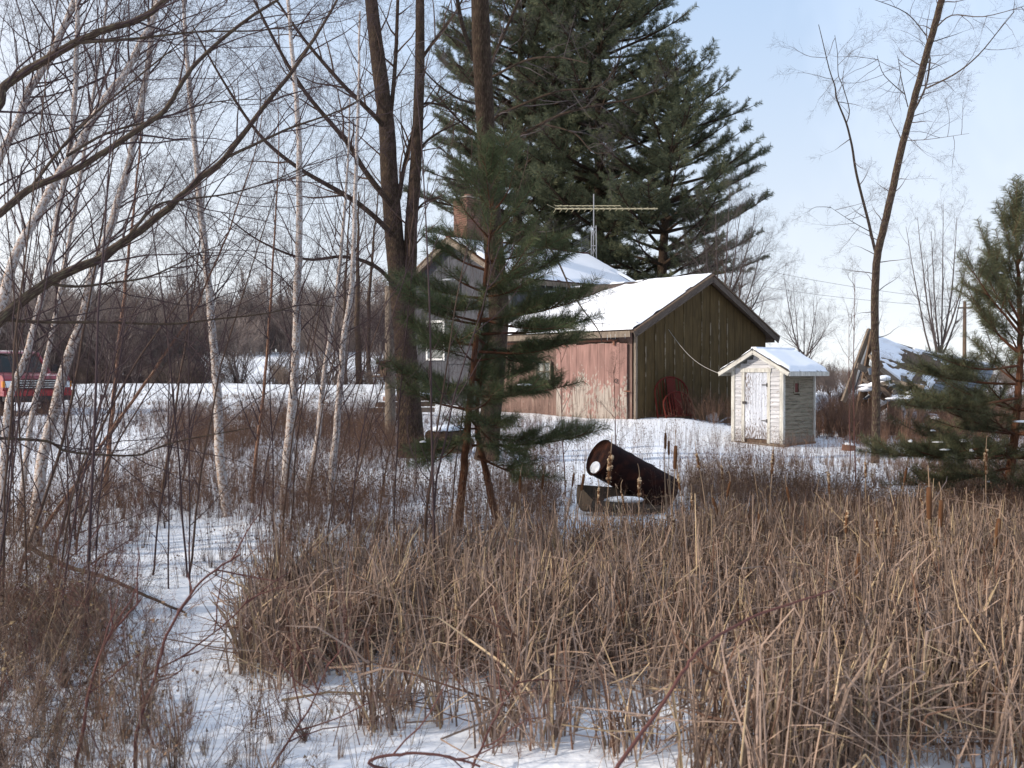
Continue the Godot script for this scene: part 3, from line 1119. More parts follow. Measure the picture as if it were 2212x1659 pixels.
	for i in 27:
		var p := eave + up * (float(i) / 27.0)
		var q := eave + up * (float(i + 1) / 27.0 + 0.004)
		slab(roof, "shingle_course", M.shingle, p + Vector3(0, 0.008, 0) + run, p + Vector3(0, 0.008, 0), q, q + run, 0.012)
	slab(roof, "shingle_sheet", M.shingle, right, right + run, ridge + run - Vector3(0, 0.002, 0), ridge - Vector3(0, 0.002, 0), 0.02)
	for q in [[eave, ridge], [ridge, right]]:
		var dz := Vector3(0, -0.13, 0.012)
		var x: Vector3 = (q[1] - q[0]).normalized()
		beam(roof, "barge_board", M.grey_trim, q[0] + dz - Vector3(0, 0, 0.0), q[1] + dz, 0.03, 0.19, Vector3(-x.y, x.x, 0))
		beam(roof, "drip_edge", M.brown_wood, q[0] + Vector3(0, -0.02, 0.03), q[1] + Vector3(0, -0.02, 0.03), 0.05, 0.045, Vector3(-x.y, x.x, 0))
	block(roof, "fascia", M.bare_wood, Vector3(-0.34, 2.72, -deep * 0.5 + 0.1), Vector3(0.03, 0.17, deep))
	block(roof, "fascia", M.bare_wood, Vector3(6.94, 2.72, -deep * 0.5 + 0.1), Vector3(0.03, 0.17, deep))
	var bare := func(s: float, t_: float) -> float:
		# s runs from the gable back to the house
		var k := bumps.get_noise_2d(s * 260.0, t_ * 90.0) * 0.16 + bumps.get_noise_2d(s * 700.0, t_ * 500.0) * 0.06
		return ss(0.0, 0.03, (s - 0.60) * 0.9 + (t_ - 0.80) * 0.9 + k * 0.8) * ss(0.02, 0.0, t_ - 0.985 + k * 0.1)
	snow_on(roof, eave + Vector3(-0.03, 0.012, -0.04), run * 0.98, up + Vector3(0.05, 0.03, 0), 0.075, bare, 0.07)
	snow_on(roof, ridge + Vector3(0, 0.01, -0.04), run * 0.98, (right - ridge) * 1.0, 0.075, func(_s: float, _t: float) -> float: return 0.0, 0.16)
	icicles(roof, eave + Vector3(0.0, -0.11, -0.3), eave + Vector3(0.0, -0.11, -3.5), 9, 0.2)


func build_house() -> void:
	rng.seed = 402
	var o := thing("farmhouse", "small grey weathered farmhouse with brick chimney and snow on its red roof", "house", Vector3(-0.085, 0.0, -30.55), 42.0)
	var wide := 6.6
	var long := 7.28
	var eave_y := 4.81
	var top := 6.49
	var slope := (top - eave_y) / 3.3
	var x0 := 0.3
	var foot_y := 0.2
	var under := func(z: float) -> float:
		return eave_y - 0.12 + slope * minf(-z, wide + z)
	var wall := Node3D.new()
	wall.name = "gable_wall"
	o.add_child(wall)
	var t := 0.3
	while t < wide - 0.3:
		var w := minf(0.235, wide - 0.3 - t)
		var cuts := [[foot_y, 99.0]]
		if t + w > 3.88 and t < 4.90:
			cuts = [[foot_y, 2.15], [3.49, 99.0]]
		var uv0 := Vector2(rng.randf(), rng.randf())
		for c in cuts:
			var zl := -(t + w) + 0.006
			var hl: float = minf(c[1], under.call(zl)) - c[0]
			var hr: float = minf(c[1], under.call(-t)) - c[0]
			board(wall, "board", M.grey_board, Vector3(x0 + rf(-0.006, 0.006), c[0], zl), Vector3.BACK, w - 0.008, hl, hr, Vector3.LEFT, 0.03, uv0)
		t += w
	var side := Node3D.new()
	side.name = "side_wall"
	o.add_child(side)
	t = x0
	while t < long - 0.3:
		board(side, "board", M.grey_board, Vector3(t, foot_y, -0.3 + rf(-0.005, 0.005)), Vector3.RIGHT, 0.227, eave_y - foot_y, eave_y - foot_y, Vector3.BACK, 0.03, Vector2(rng.randf(), rng.randf()))
		t += 0.235
	block(o, "floor", M.brown_wood, Vector3(long * 0.5, 0.35, -wide * 0.5), Vector3(long - 0.8, 0.1, wide - 0.8))
	block(o, "ceiling", M.brown_wood, Vector3(long * 0.5, 3.9, -wide * 0.5), Vector3(long - 0.8, 0.1, wide - 0.8))
	block(o, "rear_wall", M.grey_board, Vector3(long - 0.32, 2.6, -wide * 0.5), Vector3(0.04, 4.8, wide - 0.7))
	block(o, "far_wall", M.grey_board, Vector3(long * 0.5, 2.5, -wide + 0.32), Vector3(long - 0.7, 4.6, 0.04))
	block(o, "corner_board", M.trim, Vector3(x0 + 0.02, 2.45, -wide + 0.28), Vector3(0.12, 4.5, 0.14))
	block(o, "corner_board", M.grey_board, Vector3(x0 + 0.02, 2.45, -0.29), Vector3(0.12, 4.5, 0.14))
	block(o, "belt_board", M.grey_board, Vector3(x0 - 0.022, 2.0, -2.2), Vector3(0.03, 0.12, 3.2))
	window_unit(o, Vector3(x0 - 0.004, 2.17, -4.87), Vector3.BACK, 0.94, 1.30, Vector3.LEFT, M.white_paint, 1, 2, null, 0.09)
	window_unit(o, Vector3(x0 - 0.004, 4.15, -3.72), Vector3.BACK, 0.72, 0.95, Vector3.LEFT, M.grey_board, 1, 2, null, 0.08)
	var roof := Node3D.new()
	roof.name = "roof"
	o.add_child(roof)
	var a := Vector3(0, eave_y, 0.0)
	var r := Vector3(0, top, -3.3)
	var b := Vector3(0, eave_y, -6.6)
	var run := Vector3(long, 0, 0)
	slab(roof, "deck", M.brown_wood, a - Vector3(0, 0.03, 0), a + run - Vector3(0, 0.03, 0), r + run - Vector3(0, 0.03, 0), r - Vector3(0, 0.03, 0), 0.06)
	slab(roof, "deck", M.brown_wood, b + run - Vector3(0, 0.03, 0), b - Vector3(0, 0.03, 0), r - Vector3(0, 0.034, 0), r + run - Vector3(0, 0.034, 0), 0.06)
	for i in 25:
		var p := a.lerp(r, i / 25.0) + Vector3(0, 0.008, 0)
		var q := a.lerp(r, (i + 1) / 25.0 + 0.004)
		slab(roof, "shingle_course", M.red_shingle, p, p + run, q + run, q, 0.012)
	slab(roof, "shingle_sheet", M.red_shingle, b + run, b, r, r + run, 0.02)
	beam(roof, "ridge_cap", M.red_shingle, r + Vector3(0, 0.02, 0), r + run + Vector3(0, 0.02, 0), 0.28, 0.03)
	for q in [[a, r], [r, b]]:
		var x: Vector3 = (q[1] - q[0]).normalized()
		beam(roof, "barge_board", M.bare_wood, q[0] + Vector3(-0.012, -0.13, 0), q[1] + Vector3(-0.012, -0.13, 0), 0.03, 0.20, Vector3(0, x.z, -x.y) * -1.0)
		beam(roof, "shingle_mould", M.brown_wood, q[0] + Vector3(-0.03, -0.02, 0), q[1] + Vector3(-0.03, -0.02, 0), 0.05, 0.05, Vector3(0, x.z, -x.y) * -1.0)
	block(roof, "fascia", M.bare_wood, Vector3(long * 0.5, eave_y - 0.11, -0.01), Vector3(long, 0.16, 0.03))
	var bare := func(s: float, t_: float) -> float:
		var k := bumps.get_noise_2d(s * 300.0 + 40.0, t_ * 140.0) * 0.05
		var ridge_gap := ss(0.0, 0.02, t_ - 0.945 + k) * ss(0.45, 0.5, s + k) * ss(0.86, 0.8, s + k)
		var far := ss(0.03, 0.0, absf(s - 0.955 + 0.03 * t_ + k * 0.6) - 0.012) * ss(0.12, 0.2, t_ + k) * ss(0.5, 0.42, t_ + k)
		var far2 := ss(0.03, 0.0, absf(s - 0.90 + k * 0.6) - 0.008) * ss(0.02, 0.06, t_ + k) * ss(0.24, 0.2, t_ + k)
		return maxf(ridge_gap, maxf(far, far2))
	snow_on(roof, a + Vector3(0.05, 0.012, 0.02), run * 0.985, (r - a) * 0.985, 0.07, bare, 0.09)
	snow_on(roof, b + Vector3(0.05, 0.012, 0.0), run * 0.985, (r - b) * 0.985, 0.07, func(_s: float, _t: float) -> float: return 0.0, 0.2)
	icicles(roof, a + Vector3(0.4, -0.17, 0.0), a + Vector3(long - 0.2, -0.17, 0.0), 34, 0.26)
	# chimney of single bricks round a mortar core
	var ch := Node3D.new()
	ch.name = "chimney"
	roof.add_child(ch)
	var cx := 0.95
	var cz := -3.3
	var cy := 5.9
	block(ch, "core", M.mortar, Vector3(cx, cy + 1.0, cz), Vector3(0.70, 2.0, 0.70))
	var bm := Mesher.new()
	bm.box(Vector3.ZERO, Vector3(0.235, 0.066, 0.11))
	var bmesh := bm.mesh()
	for i in 26:
		var y := cy + 0.04 + i * 0.077
		var grow := 0.03 if i > 22 else 0.0
		var off := 0.06 if i % 2 else -0.06
		for k in [-1, 0, 1]:
			for f in 4:
				var turn := Basis(Vector3.UP, PI * 0.5 * f)
				var p := turn * Vector3(k * 0.245 + off * (1.0 if absf(k * 0.245 + off) < 0.26 else 0.3), 0, 0.33 + grow + rf(-0.004, 0.004))
				part(ch, "brick", bmesh, [M.brick, M.brick, M.brick_pale, M.brick_dark][rng.randi() % 4], Transform3D(turn, Vector3(cx, y, cz) + p))
	block(ch, "cap", M.mortar, Vector3(cx, cy + 2.06, cz), Vector3(0.78, 0.05, 0.78))
	var tile := Mesher.new()
	tile.lathe(Vector3(cx, cy + 2.0, cz), Basis.IDENTITY, [[0.16, 0.0], [0.16, 0.22], [0.13, 0.22], [0.13, 0.0]], 16)
	part(ch, "flue_tile", tile.mesh(), M.brick_pale)
	block(ch, "flashing", M.galvanised, Vector3(cx, cy + 0.5, cz), Vector3(0.80, 0.05, 0.80))
	var cap := Mesher.new()
	cap.blob(Vector3(cx + 0.27, cy + 2.085, cz), Vector3(0.10, 0.04, 0.34), bumps, 0.15, 6, 12, true)
	part(ch, "snow", cap.mesh(), M.roof_snow)


func build_privy() -> void:
	rng.seed = 403
	var where := on_ground(6.456, -22.0)
	var o := thing("outhouse", "small white outhouse with peeling paint, closed door and snowy gable roof", "outhouse", where, 42.0)
	var w := 1.37
	var l := 1.42
	var eave := 1.66 - where.y
	var top := 2.20 - where.y
	var slope := (top - eave) / (w * 0.5 + 0.3)
	var wall_y := eave + 0.3 * slope - 0.09
	var base := 0.06
	# clapboards, front (left of door, right of door, gable) and side
	var front := Node3D.new()
	front.name = "front_wall"
	o.add_child(front)
	var lap := func(parent: Node, p: Vector3, along: Vector3, wd: float, out: Vector3, mt: Material) -> void:
		var m := Mesher.new()
		var u := Vector2(rng.randf(), rng.randf())
		var hh := 0.115
		var q := [p + out * 0.030, p + along * wd + out * 0.030, p + along * wd + out * 0.006 + Vector3.UP * hh, p + out * 0.006 + Vector3.UP * hh]
		m.quad(q[0], q[1], q[2], q[3], u, u + Vector2(0, wd * 0.6), u + Vector2(hh * 0.9, wd * 0.6), u + Vector2(hh * 0.9, 0))
		m.quad(p, p + along * wd, q[1], q[0])
		m.quad(q[3], q[2], p + along * wd + Vector3.UP * hh, p + Vector3.UP * hh)
		m.quad(p + Vector3.UP * hh, p + along * wd + Vector3.UP * hh, p + along * wd, p)
		part(parent, "clapboard", m.mesh(), mt)
	var y := base + 0.02
	while y < top - 0.2:
		var z0 := -w + 0.06
		var z1 := -0.06
		if y + 0.11 > wall_y:
			var cut := (y + 0.11 - wall_y) / slope
			z0 = maxf(z0, -w + cut)
			z1 = minf(z1, -cut)
		if z1 - z0 > 0.1:
			if y < 1.70:
				lap.call(front, Vector3(0.0, y, z0), Vector3.BACK, -1.08 - z0, Vector3.LEFT, M.privy_white)
				lap.call(front, Vector3(0.0, y, -0.36), Vector3.BACK, z1 + 0.36, Vector3.LEFT, M.privy_white)
			else:
				lap.call(front, Vector3(0.0, y, z0), Vector3.BACK, z1 - z0, Vector3.LEFT, M.privy_white)
		y += 0.10
	var side := Node3D.new()
	side.name = "side_wall"
	o.add_child(side)
	y = base + 0.16
	while y < wall_y - 0.03:
		if y + 0.1 > 1.30 and y < 1.52:
			lap.call(side, Vector3(0.05, y, 0.0), Vector3.RIGHT, 0.42, Vector3.BACK, M.privy_side)
			lap.call(side, Vector3(0.73, y, 0.0), Vector3.RIGHT, l - 0.05 - 0.73, Vector3.BACK, M.privy_side)
		else:
			lap.call(side, Vector3(0.05, y, 0.0), Vector3.RIGHT, l - 0.1, Vector3.BACK, M.privy_side)
		y += 0.10
	block(side, "base_board", M.bare_wood, Vector3(l * 0.5, base + 0.08, 0.012), Vector3(l - 0.02, 0.17, 0.03))
	block(o, "rear_wall", M.bare_wood, Vector3(l - 0.02, eave * 0.5, -w * 0.5), Vector3(0.03, eave - 0.1, w - 0.04))
	block(o, "far_wall", M.bare_wood, Vector3(l * 0.5, eave * 0.5, -w + 0.02), Vector3(l - 0.1, eave - 0.1, 0.03))
	block(o, "front_backing", M.brown_wood, Vector3(0.04, eave * 0.5, -w * 0.5), Vector3(0.02, eave - 0.1, w - 0.1))
	block(o, "side_backing", M.brown_wood, Vector3(l * 0.5, 0.65, -0.02), Vector3(l - 0.1, 1.2, 0.02))
	for q in [Vector3(-0.012, 0, 0.0), Vector3(-0.012, 0, -w), Vector3(l, 0, 0.0)]:
		block(o, "corner_board", M.trim, q + Vector3(0.0, base + wall_y * 0.5, 0), Vector3(0.05, wall_y, 0.095))
	block(o, "corner_board", M.trim, Vector3(0.04, base + wall_y * 0.5, 0.014), Vector3(0.09, wall_y, 0.03))
	block(o, "skid", M.bare_wood, Vector3(-0.02, 0.02, -w * 0.5), Vector3(0.10, 0.09, w + 0.2))
	block(o, "skid", M.brown_wood, Vector3(l * 0.5, 0.02, 0.0), Vector3(l + 0.1, 0.09, 0.10))
	# door: five boards behind two casings and a header
	var door := Node3D.new()
	door.name = "door"
	o.add_child(door)
	for i in 4:
		var z := -1.02 + 0.155 * i
		board(door, "plank", M.privy_door, Vector3(-0.022 - rf(0, 0.004), base + 0.1, z), Vector3.BACK, 0.152, 1.62, 1.62, Vector3.LEFT, 0.025, Vector2(i * 0.25, 1.0), Vector2(1.0 / 0.62, 1.0 / 1.62))
	for yy in [0.55, 1.42]:
		block(door, "strap_hinge", M.iron, Vector3(-0.032, base + yy, -0.47), Vector3(0.012, 0.022, 0.15))
		block(door, "hinge_pin", M.iron, Vector3(-0.045, base + yy, -0.395), Vector3(0.02, 0.09, 0.02))
	block(door, "latch", M.iron, Vector3(-0.045, base + 0.98, -1.03), Vector3(0.03, 0.06, 0.1))
	block(o, "door_casing", M.trim, Vector3(-0.022, base + 0.86, -0.355), Vector3(0.03, 1.72, 0.085))
	block(o, "door_casing", M.trim, Vector3(-0.022, base + 0.86, -1.075), Vector3(0.03, 1.72, 0.085))
	block(o, "door_header", M.trim, Vector3(-0.026, base + 1.775, -0.715), Vector3(0.04, 0.10, 0.86))
	# side window
	var win := Node3D.new()
	win.name = "window"
	o.add_child(win)
	block(win, "opening", M.red_shutter, Vector3(0.60, 1.42, -0.005), Vector3(0.2, 0.24, 0.01))
	for q in [[Vector3(0.49, 1.42, 0.02), Vector3(0.035, 0.32, 0.03)], [Vector3(0.71, 1.42, 0.02), Vector3(0.035, 0.32, 0.03)], [Vector3(0.60, 1.285, 0.024), Vector3(0.28, 0.03, 0.05)]]:
		block(win, "frame", M.privy_side, q[0], q[1])
	# roof
	var roof := Node3D.new()
	roof.name = "roof"
	o.add_child(roof)
	var a := Vector3(-0.2, eave, 0.3)
	var r := Vector3(-0.2, top, -w * 0.5)
	var b := Vector3(-0.2, eave, -w - 0.3)
	var run := Vector3(l + 0.4, 0, 0)
	slab(roof, "deck", M.trim, a, a + run, r + run, r, 0.03)
	slab(roof, "deck", M.trim, b + run, b, r - Vector3(0, 0.002, 0), r + run - Vector3(0, 0.002, 0), 0.03)
	for q in [[a, r], [r, b]]:
		var x: Vector3 = (q[1] - q[0]).normalized()
		var nn := Vector3(0, x.z, -x.y) * -1.0
		beam(roof, "barge_board", M.trim, q[0] + Vector3(-0.013, -0.055, 0), q[1] + Vector3(-0.013, -0.055, 0), 0.025, 0.10, nn)
		beam(roof, "tar_edge", M.iron, q[0] + Vector3(-0.02, 0.008, 0), q[1] + Vector3(-0.02, 0.008, 0), 0.03, 0.014, nn)
	block(roof, "fascia", M.trim, Vector3(l * 0.5, eave - 0.05, 0.305), Vector3(l + 0.4, 0.105, 0.022))
	block(roof, "fascia", M.trim, Vector3(l * 0.5, eave - 0.05, -w - 0.305), Vector3(l + 0.4, 0.105, 0.022))
	var none := func(_s: float, _t: float) -> float: return 0.0
	snow_on(roof, a + Vector3(0.0, 0.004, 0.02), run, (r - a) * 1.02, 0.075, none, 0.045)
	snow_on(roof, b + Vector3(0.0, 0.004, -0.02), run, (r - b) * 1.02, 0.075, none, 0.06)
	beam(roof, "ridge_snow", M.roof_snow, r + Vector3(0.03, 0.02, 0), r + run + Vector3(-0.03, 0.02, 0), 0.14, 0.09)


func build_ruin() -> void:
	rng.seed = 404
	var base := on_ground(11.6, -27.0)
	var o := thing("collapsed_shed", "fallen shed with grey shingled roof caved in under patchy snow", "ruin", base)
	var A := at(1884, 724, 26.6) - base
	var B := at(2150, 792, 30.5) - base
	var C := at(2100, 905, 28.5) - base
	var D := at(1893, 790, 25.4) - base
	var surf := func(s: float, t: float) -> Vector3:
		var p: Vector3 = D.lerp(C, s).lerp(A.lerp(B, s), t)
		return p + Vector3(0, -0.18 * sin(s * PI) - 0.05 * sin(t * PI) + 0.03 * bumps.get_noise_2d(s * 300.0, t * 200.0), 0)
	var nn := (C - D).cross(A - D).normalized()
	var roof := Node3D.new()
	roof.name = "roof"
	o.add_child(roof)
	var rows := 13
	for i in rows:
		var t0 := float(i) / rows
		var t1 := float(i + 1) / rows + 0.012
		var m := Mesher.new()
		var cut0 := rf(0.0, 0.05)
		var n := 14
		var u := rng.randf()
		for k in n:
			var s0 := lerpf(cut0, 1.0, float(k) / n)
			var s1 := lerpf(cut0, 1.0, float(k + 1) / n)
			var lift := nn * (0.018 + rf(0.0, 0.012))
			var p0: Vector3 = surf.call(s0, t0) + lift
			var p1: Vector3 = surf.call(s1 - 0.004, t0) + lift
			var p2: Vector3 = surf.call(s1 - 0.004, t1)
			var p3: Vector3 = surf.call(s0, t1)
			m.hexa([p0 - nn * 0.015, p1 - nn * 0.015, p2 - nn * 0.015, p3 - nn * 0.015, p0, p1, p2, p3], 1.0, Vector2(u + k * 0.13, rng.randf()))
		part(roof, "shingle_course", m.mesh(), M.slate_shingle)
	slab(roof, "deck", M.brown_wood, D - nn * 0.03, C - nn * 0.25, B - nn * 0.2, A - nn * 0.03, 0.05)
	var patch := func(s: float, t: float) -> float:
		var k := bumps.get_noise_2d(s * 330.0 + 17.0, t * 200.0) + 0.5 * bumps.get_noise_2d(s * 900.0, t * 600.0 + 9.0)
		var want := 0.32 - 1.25 * s + 0.15 * t
		var e := minf(minf(s, 1.0 - s), minf(t, 1.0 - t)) * 30.0
		var deep := clampf((k * 0.9 + want) * 5.0, 0.0, 1.0) * clampf(e, 0.0, 1.0)
		return 0.07 * sqrt(deep) - (0.001 if deep <= 0.0 else 0.0)
	part(roof, "snow", sheet(90, 46, func(s: float, t: float) -> Vector3: return surf.call(s, t) + nn * 0.03, nn, patch), M.roof_snow)
	# the ridge keeps a strip of snow along its far side
	beam(roof, "ridge_snow", M.roof_snow, surf.call(0.3, 1.0) + Vector3(0, 0.03, -0.06), surf.call(0.98, 1.0) + Vector3(0, 0.03, -0.06), 0.16, 0.07)
	# far slope fallen the other way
	slab(roof, "fallen_slope", M.slate_shingle, at(1845, 842, 28.5) - base, at(1858, 800, 27.2) - base, A + Vector3(-0.02, 0, 0), A + Vector3(0.3, -0.2, -1.5), 0.04)
	var low := func(s: float, t: float) -> Vector3:
		var p: Vector3 = (at(1888, 905, 25.2) - base).lerp(at(2010, 935, 25.0) - base, s).lerp((at(1890, 800, 25.9) - base).lerp(at(1975, 880, 26.6) - base, s), t)
		return p + Vector3(0, 0.03 * bumps.get_noise_2d(s * 200.0, t * 150.0), 0)
	var lown := Vector3(-0.35, 0.75, 0.5).normalized()
	for i in 6:
		var t0 := i / 6.0
		var t1 := (i + 1) / 6.0 - 0.02
		var m := Mesher.new()
		var p := [low.call(0.0, t0), low.call(1.0, t0), low.call(1.0, t1), low.call(0.0, t1)]
		m.hexa([p[0] - lown * 0.03, p[1] - lown * 0.03, p[2] - lown * 0.03, p[3] - lown * 0.03, p[0], p[1], p[2], p[3]])
		part(o, "roof_board", m.mesh(), M.bare_wood)
	var patch2 := func(s: float, t: float) -> float:
		var k := bumps.get_noise_2d(s * 260.0 + 70.0, t * 160.0) + 0.5 * bumps.get_noise_2d(s * 700.0, t * 500.0)
		var deep := clampf((k * 0.8 + 0.28) * 5.0, 0.0, 1.0) * clampf(minf(minf(s, 1.0 - s), minf(t, 1.0 - t)) * 20.0, 0.0, 1.0)
		return 0.07 * sqrt(deep) - (0.001 if deep <= 0.0 else 0.0)
	part(o, "snow", sheet(40, 40, low, lown, patch2), M.roof_snow)
	# timbers
	var stick := func(called: String, u0: float, v0: float, d0: float, u1: float, v1: float, d1: float, w: float, t: float, mt: Material) -> void:
		beam(o, called, mt, at(u0, v0, d0) - base, at(u1, v1, d1) - base, w, t, Vector3(0.3, 0.1, 1))
	stick.call("rafter", 1878, 712, 26.7, 1822, 868, 25.9, 0.13, 0.09, M.bare_wood)
	stick.call("rafter", 1884, 716, 26.5, 1850, 905, 25.6, 0.11, 0.08, M.brown_wood)
	stick.call("rafter", 1888, 787, 25.35, 2006, 876, 26.2, 0.14, 0.08, M.bare_wood)
	stick.call("rafter", 1880, 768, 26.0, 1900, 795, 25.4, 0.12, 0.08, M.bare_wood)
	stick.call("post", 1945, 812, 26.2, 1930, 900, 25.7, 0.13, 0.1, M.bare_wood)
	stick.call("post", 1898, 800, 26.8, 1893, 935, 26.4, 0.15, 0.12, M.brown_wood)
	stick.call("plank", 1972, 868, 25.0, 1958, 925, 24.8, 0.16, 0.03, M.bare_wood)
	stick.call("plank", 1995, 850, 25.1, 1984, 912, 24.9, 0.12, 0.03, M.bare_wood)
	stick.call("plank", 1925, 868, 25.2, 1924, 930, 25.1, 0.22, 0.03, M.red_board)
	stick.call("plank", 1940, 866, 25.25, 1941, 930, 25.1, 0.20, 0.03, M.bare_wood)
	stick.call("plank", 1872, 790, 26.2, 1905, 815, 25.6, 0.16, 0.03, M.bare_wood)
	stick.call("plank", 1880, 855, 25.6, 1915, 830, 25.5, 0.2, 0.03, M.brown_wood)
	# splintered planks thrown about the heap
	for i in 22:
		var u := rf(1868, 2030)
		var v := lerpf(800, 870, (u - 1868) / 160.0) + rf(-12, 50)
		var a := rf(-1.2, 1.2)
		var l := rf(14, 46)
		stick.call("splintered_plank", u - l * cos(a), v - l * sin(a) * 0.7, rf(25.0, 26.2), u + l * cos(a), v + l * sin(a) * 0.7, rf(24.8, 26.0), rf(0.08, 0.2), 0.03, [M.bare_wood, M.brown_wood, M.slate_shingle][i % 3])
	var lump := Mesher.new()
	for i in 26:
		var u := rf(1870, 2020)
		lump.blob(at(u, lerpf(800, 872, (u - 1870) / 150.0) + rf(-10, 45), rf(24.8, 25.9)) - base, Vector3(rf(0.08, 0.24), rf(0.04, 0.09), rf(0.08, 0.2)), bumps, 0.5, 6, 9)
	part(o, "snow", lump.mesh(), M.roof_snow).set_meta("kind", "stuff")
	for i in 10:
		stick.call("wall_board", 1868 + i * 15, 820 + i * 4, 27.2, 1866 + i * 15, 940, 27.0, 0.2, 0.03, M.brown_wood)


func build_truck() -> void:
	rng.seed = 405
	var where := on_ground(-13.2, -25.6)
	var o := thing("pickup_truck", "red pickup truck parked on the snow beyond the birches", "truck", where, -40.0)
	var half := 0.93
	var prof := [Vector2(-5.2, 0.55), Vector2(0.02, 0.55), Vector2(0.06, 0.78), Vector2(0.04, 1.02), Vector2(-0.06, 1.10), Vector2(-0.5, 1.16), Vector2(-1.25, 1.20), Vector2(-3.35, 1.22), Vector2(-5.2, 1.22)]
	var ext := func(poly: Array, hw0: float, hw1: float, mt: Material, called: String, parent: Node) -> void:
		var m := Mesher.new()
		var lo := 99.0
		var hi := -99.0
		for p in poly:
			lo = minf(lo, p.y)
			hi = maxf(hi, p.y)
		var wz := func(p: Vector2) -> float:
			return lerpf(hw0, hw1, (p.y - lo) / (hi - lo))
		for i in poly.size():
			var a: Vector2 = poly[i]
			var b: Vector2 = poly[(i + 1) % poly.size()]
			m.quad(Vector3(a.x, a.y, wz.call(a)), Vector3(a.x, a.y, -wz.call(a)), Vector3(b.x, b.y, -wz.call(b)), Vector3(b.x, b.y, wz.call(b)))
		var tri := Geometry2D.triangulate_polygon(PackedVector2Array(poly))
		for i in range(0, tri.size(), 3):
			var q := []
			for k in 3:
				var p: Vector2 = poly[tri[i + k]]
				q.append(p)
			m.tri(Vector3(q[0].x, q[0].y, wz.call(q[0])), Vector3(q[1].x, q[1].y, wz.call(q[1])), Vector3(q[2].x, q[2].y, wz.call(q[2])))
			m.tri(Vector3(q[2].x, q[2].y, -wz.call(q[2])), Vector3(q[1].x, q[1].y, -wz.call(q[1])), Vector3(q[0].x, q[0].y, -wz.call(q[0])))
		part(parent, called, m.mesh(), mt)
	ext.call(prof, half, half - 0.05, M.paint, "body", o)
	var cab := Node3D.new()
	cab.name = "cab"
	o.add_child(cab)
	ext.call([Vector2(-1.22, 1.19), Vector2(-1.78, 1.74), Vector2(-3.18, 1.76), Vector2(-3.34, 1.2)], half - 0.06, half - 0.2, M.car_glass, "glazing", cab)
	block(cab, "seat", M.upholstery, Vector3(-2.6, 1.25, 0), Vector3(0.25, 0.7, 1.4))
	block(cab, "dashboard", M.plastic, Vector3(-1.6, 1.16, 0), Vector3(0.5, 0.12, 1.5))
	ext.call([Vector2(-1.70, 1.745), Vector2(-1.82, 1.80), Vector2(-2.2, 1.84), Vector2(-3.0, 1.84), Vector2(-3.2, 1.77), Vector2(-3.2, 1.745)], half - 0.18, half - 0.24, M.paint, "roof", cab)
	for s in [-1.0, 1.0]:
		beam(cab, "pillar", M.paint, Vector3(-1.2, 1.18, s * (half - 0.07)), Vector3(-1.78, 1.77, s * (half - 0.19)), 0.07, 0.07)
		beam(cab, "pillar", M.paint, Vector3(-2.3, 1.18, s * (half - 0.045)), Vector3(-2.35, 1.77, s * (half - 0.185)), 0.09, 0.05)
		beam(cab, "pillar", M.paint, Vector3(-3.3, 1.18, s * (half - 0.05)), Vector3(-3.16, 1.77, s * (half - 0.19)), 0.12, 0.07)
		block(cab, "mirror", M.plastic, Vector3(-1.35, 1.33, s * (half + 0.12)), Vector3(0.1, 0.2, 0.16))
	# front: grille, lamps, bumper
	var gr := Node3D.new()
	gr.name = "grille"
	o.add_child(gr)
	block(gr, "opening", M.plastic, Vector3(0.05, 0.87, 0), Vector3(0.06, 0.26, 1.26))
	for i in 4:
		block(gr, "bar", M.chrome, Vector3(0.085, 0.78 + i * 0.062, 0), Vector3(0.02, 0.022, 1.24))
	for s in [-1.0, 1.0]:
		block(o, "headlight", M.lens, Vector3(0.055, 0.87, s * 0.75), Vector3(0.06, 0.18, 0.22))
		block(o, "turn_signal", M.amber, Vector3(0.03, 0.87, s * 0.895), Vector3(0.08, 0.17, 0.06))
	block(o, "bumper", M.paint, Vector3(0.09, 0.62, 0), Vector3(0.14, 0.15, 1.86))
	block(o, "lower_bumper", M.plastic, Vector3(0.06, 0.48, 0), Vector3(0.16, 0.14, 1.8))
	var wheel_at := [[-0.95, 1.0], [-0.95, -1.0], [-4.2, 1.0], [-4.2, -1.0]]
	for q in wheel_at:
		var wheel := Node3D.new()
		wheel.name = "wheel"
		o.add_child(wheel, true)
		var turn := Basis(Vector3.RIGHT, -PI * 0.5 * q[1])
		var arch := Mesher.new()
		arch.lathe(Vector3(q[0], 0.40, q[1] * (half - 0.10)), turn, [[0.0, 0.108], [0.44, 0.108], [0.46, 0.06]], 20)
		part(wheel, "arch", arch.mesh(), M.plastic)
		var tyre := Mesher.new()
		tyre.lathe(Vector3(q[0], 0.36, q[1] * (half - 0.24)), turn, [[0.20, 0.0], [0.34, 0.0], [0.38, 0.05], [0.38, 0.20], [0.34, 0.26], [0.24, 0.265]], 24)
		part(wheel, "tyre", tyre.mesh(), M.rubber)
		var rim := Mesher.new()
		rim.lathe(Vector3(q[0], 0.36, q[1] * (half - 0.24)), turn, [[0.25, 0.26], [0.21, 0.22], [0.09, 0.20], [0.08, 0.24], [0.0, 0.25]], 16)
		part(wheel, "rim", rim.mesh(), M.chrome)
	block(o, "underbody", M.plastic, Vector3(-2.6, 0.46, 0), Vector3(4.6, 0.2, 1.2))


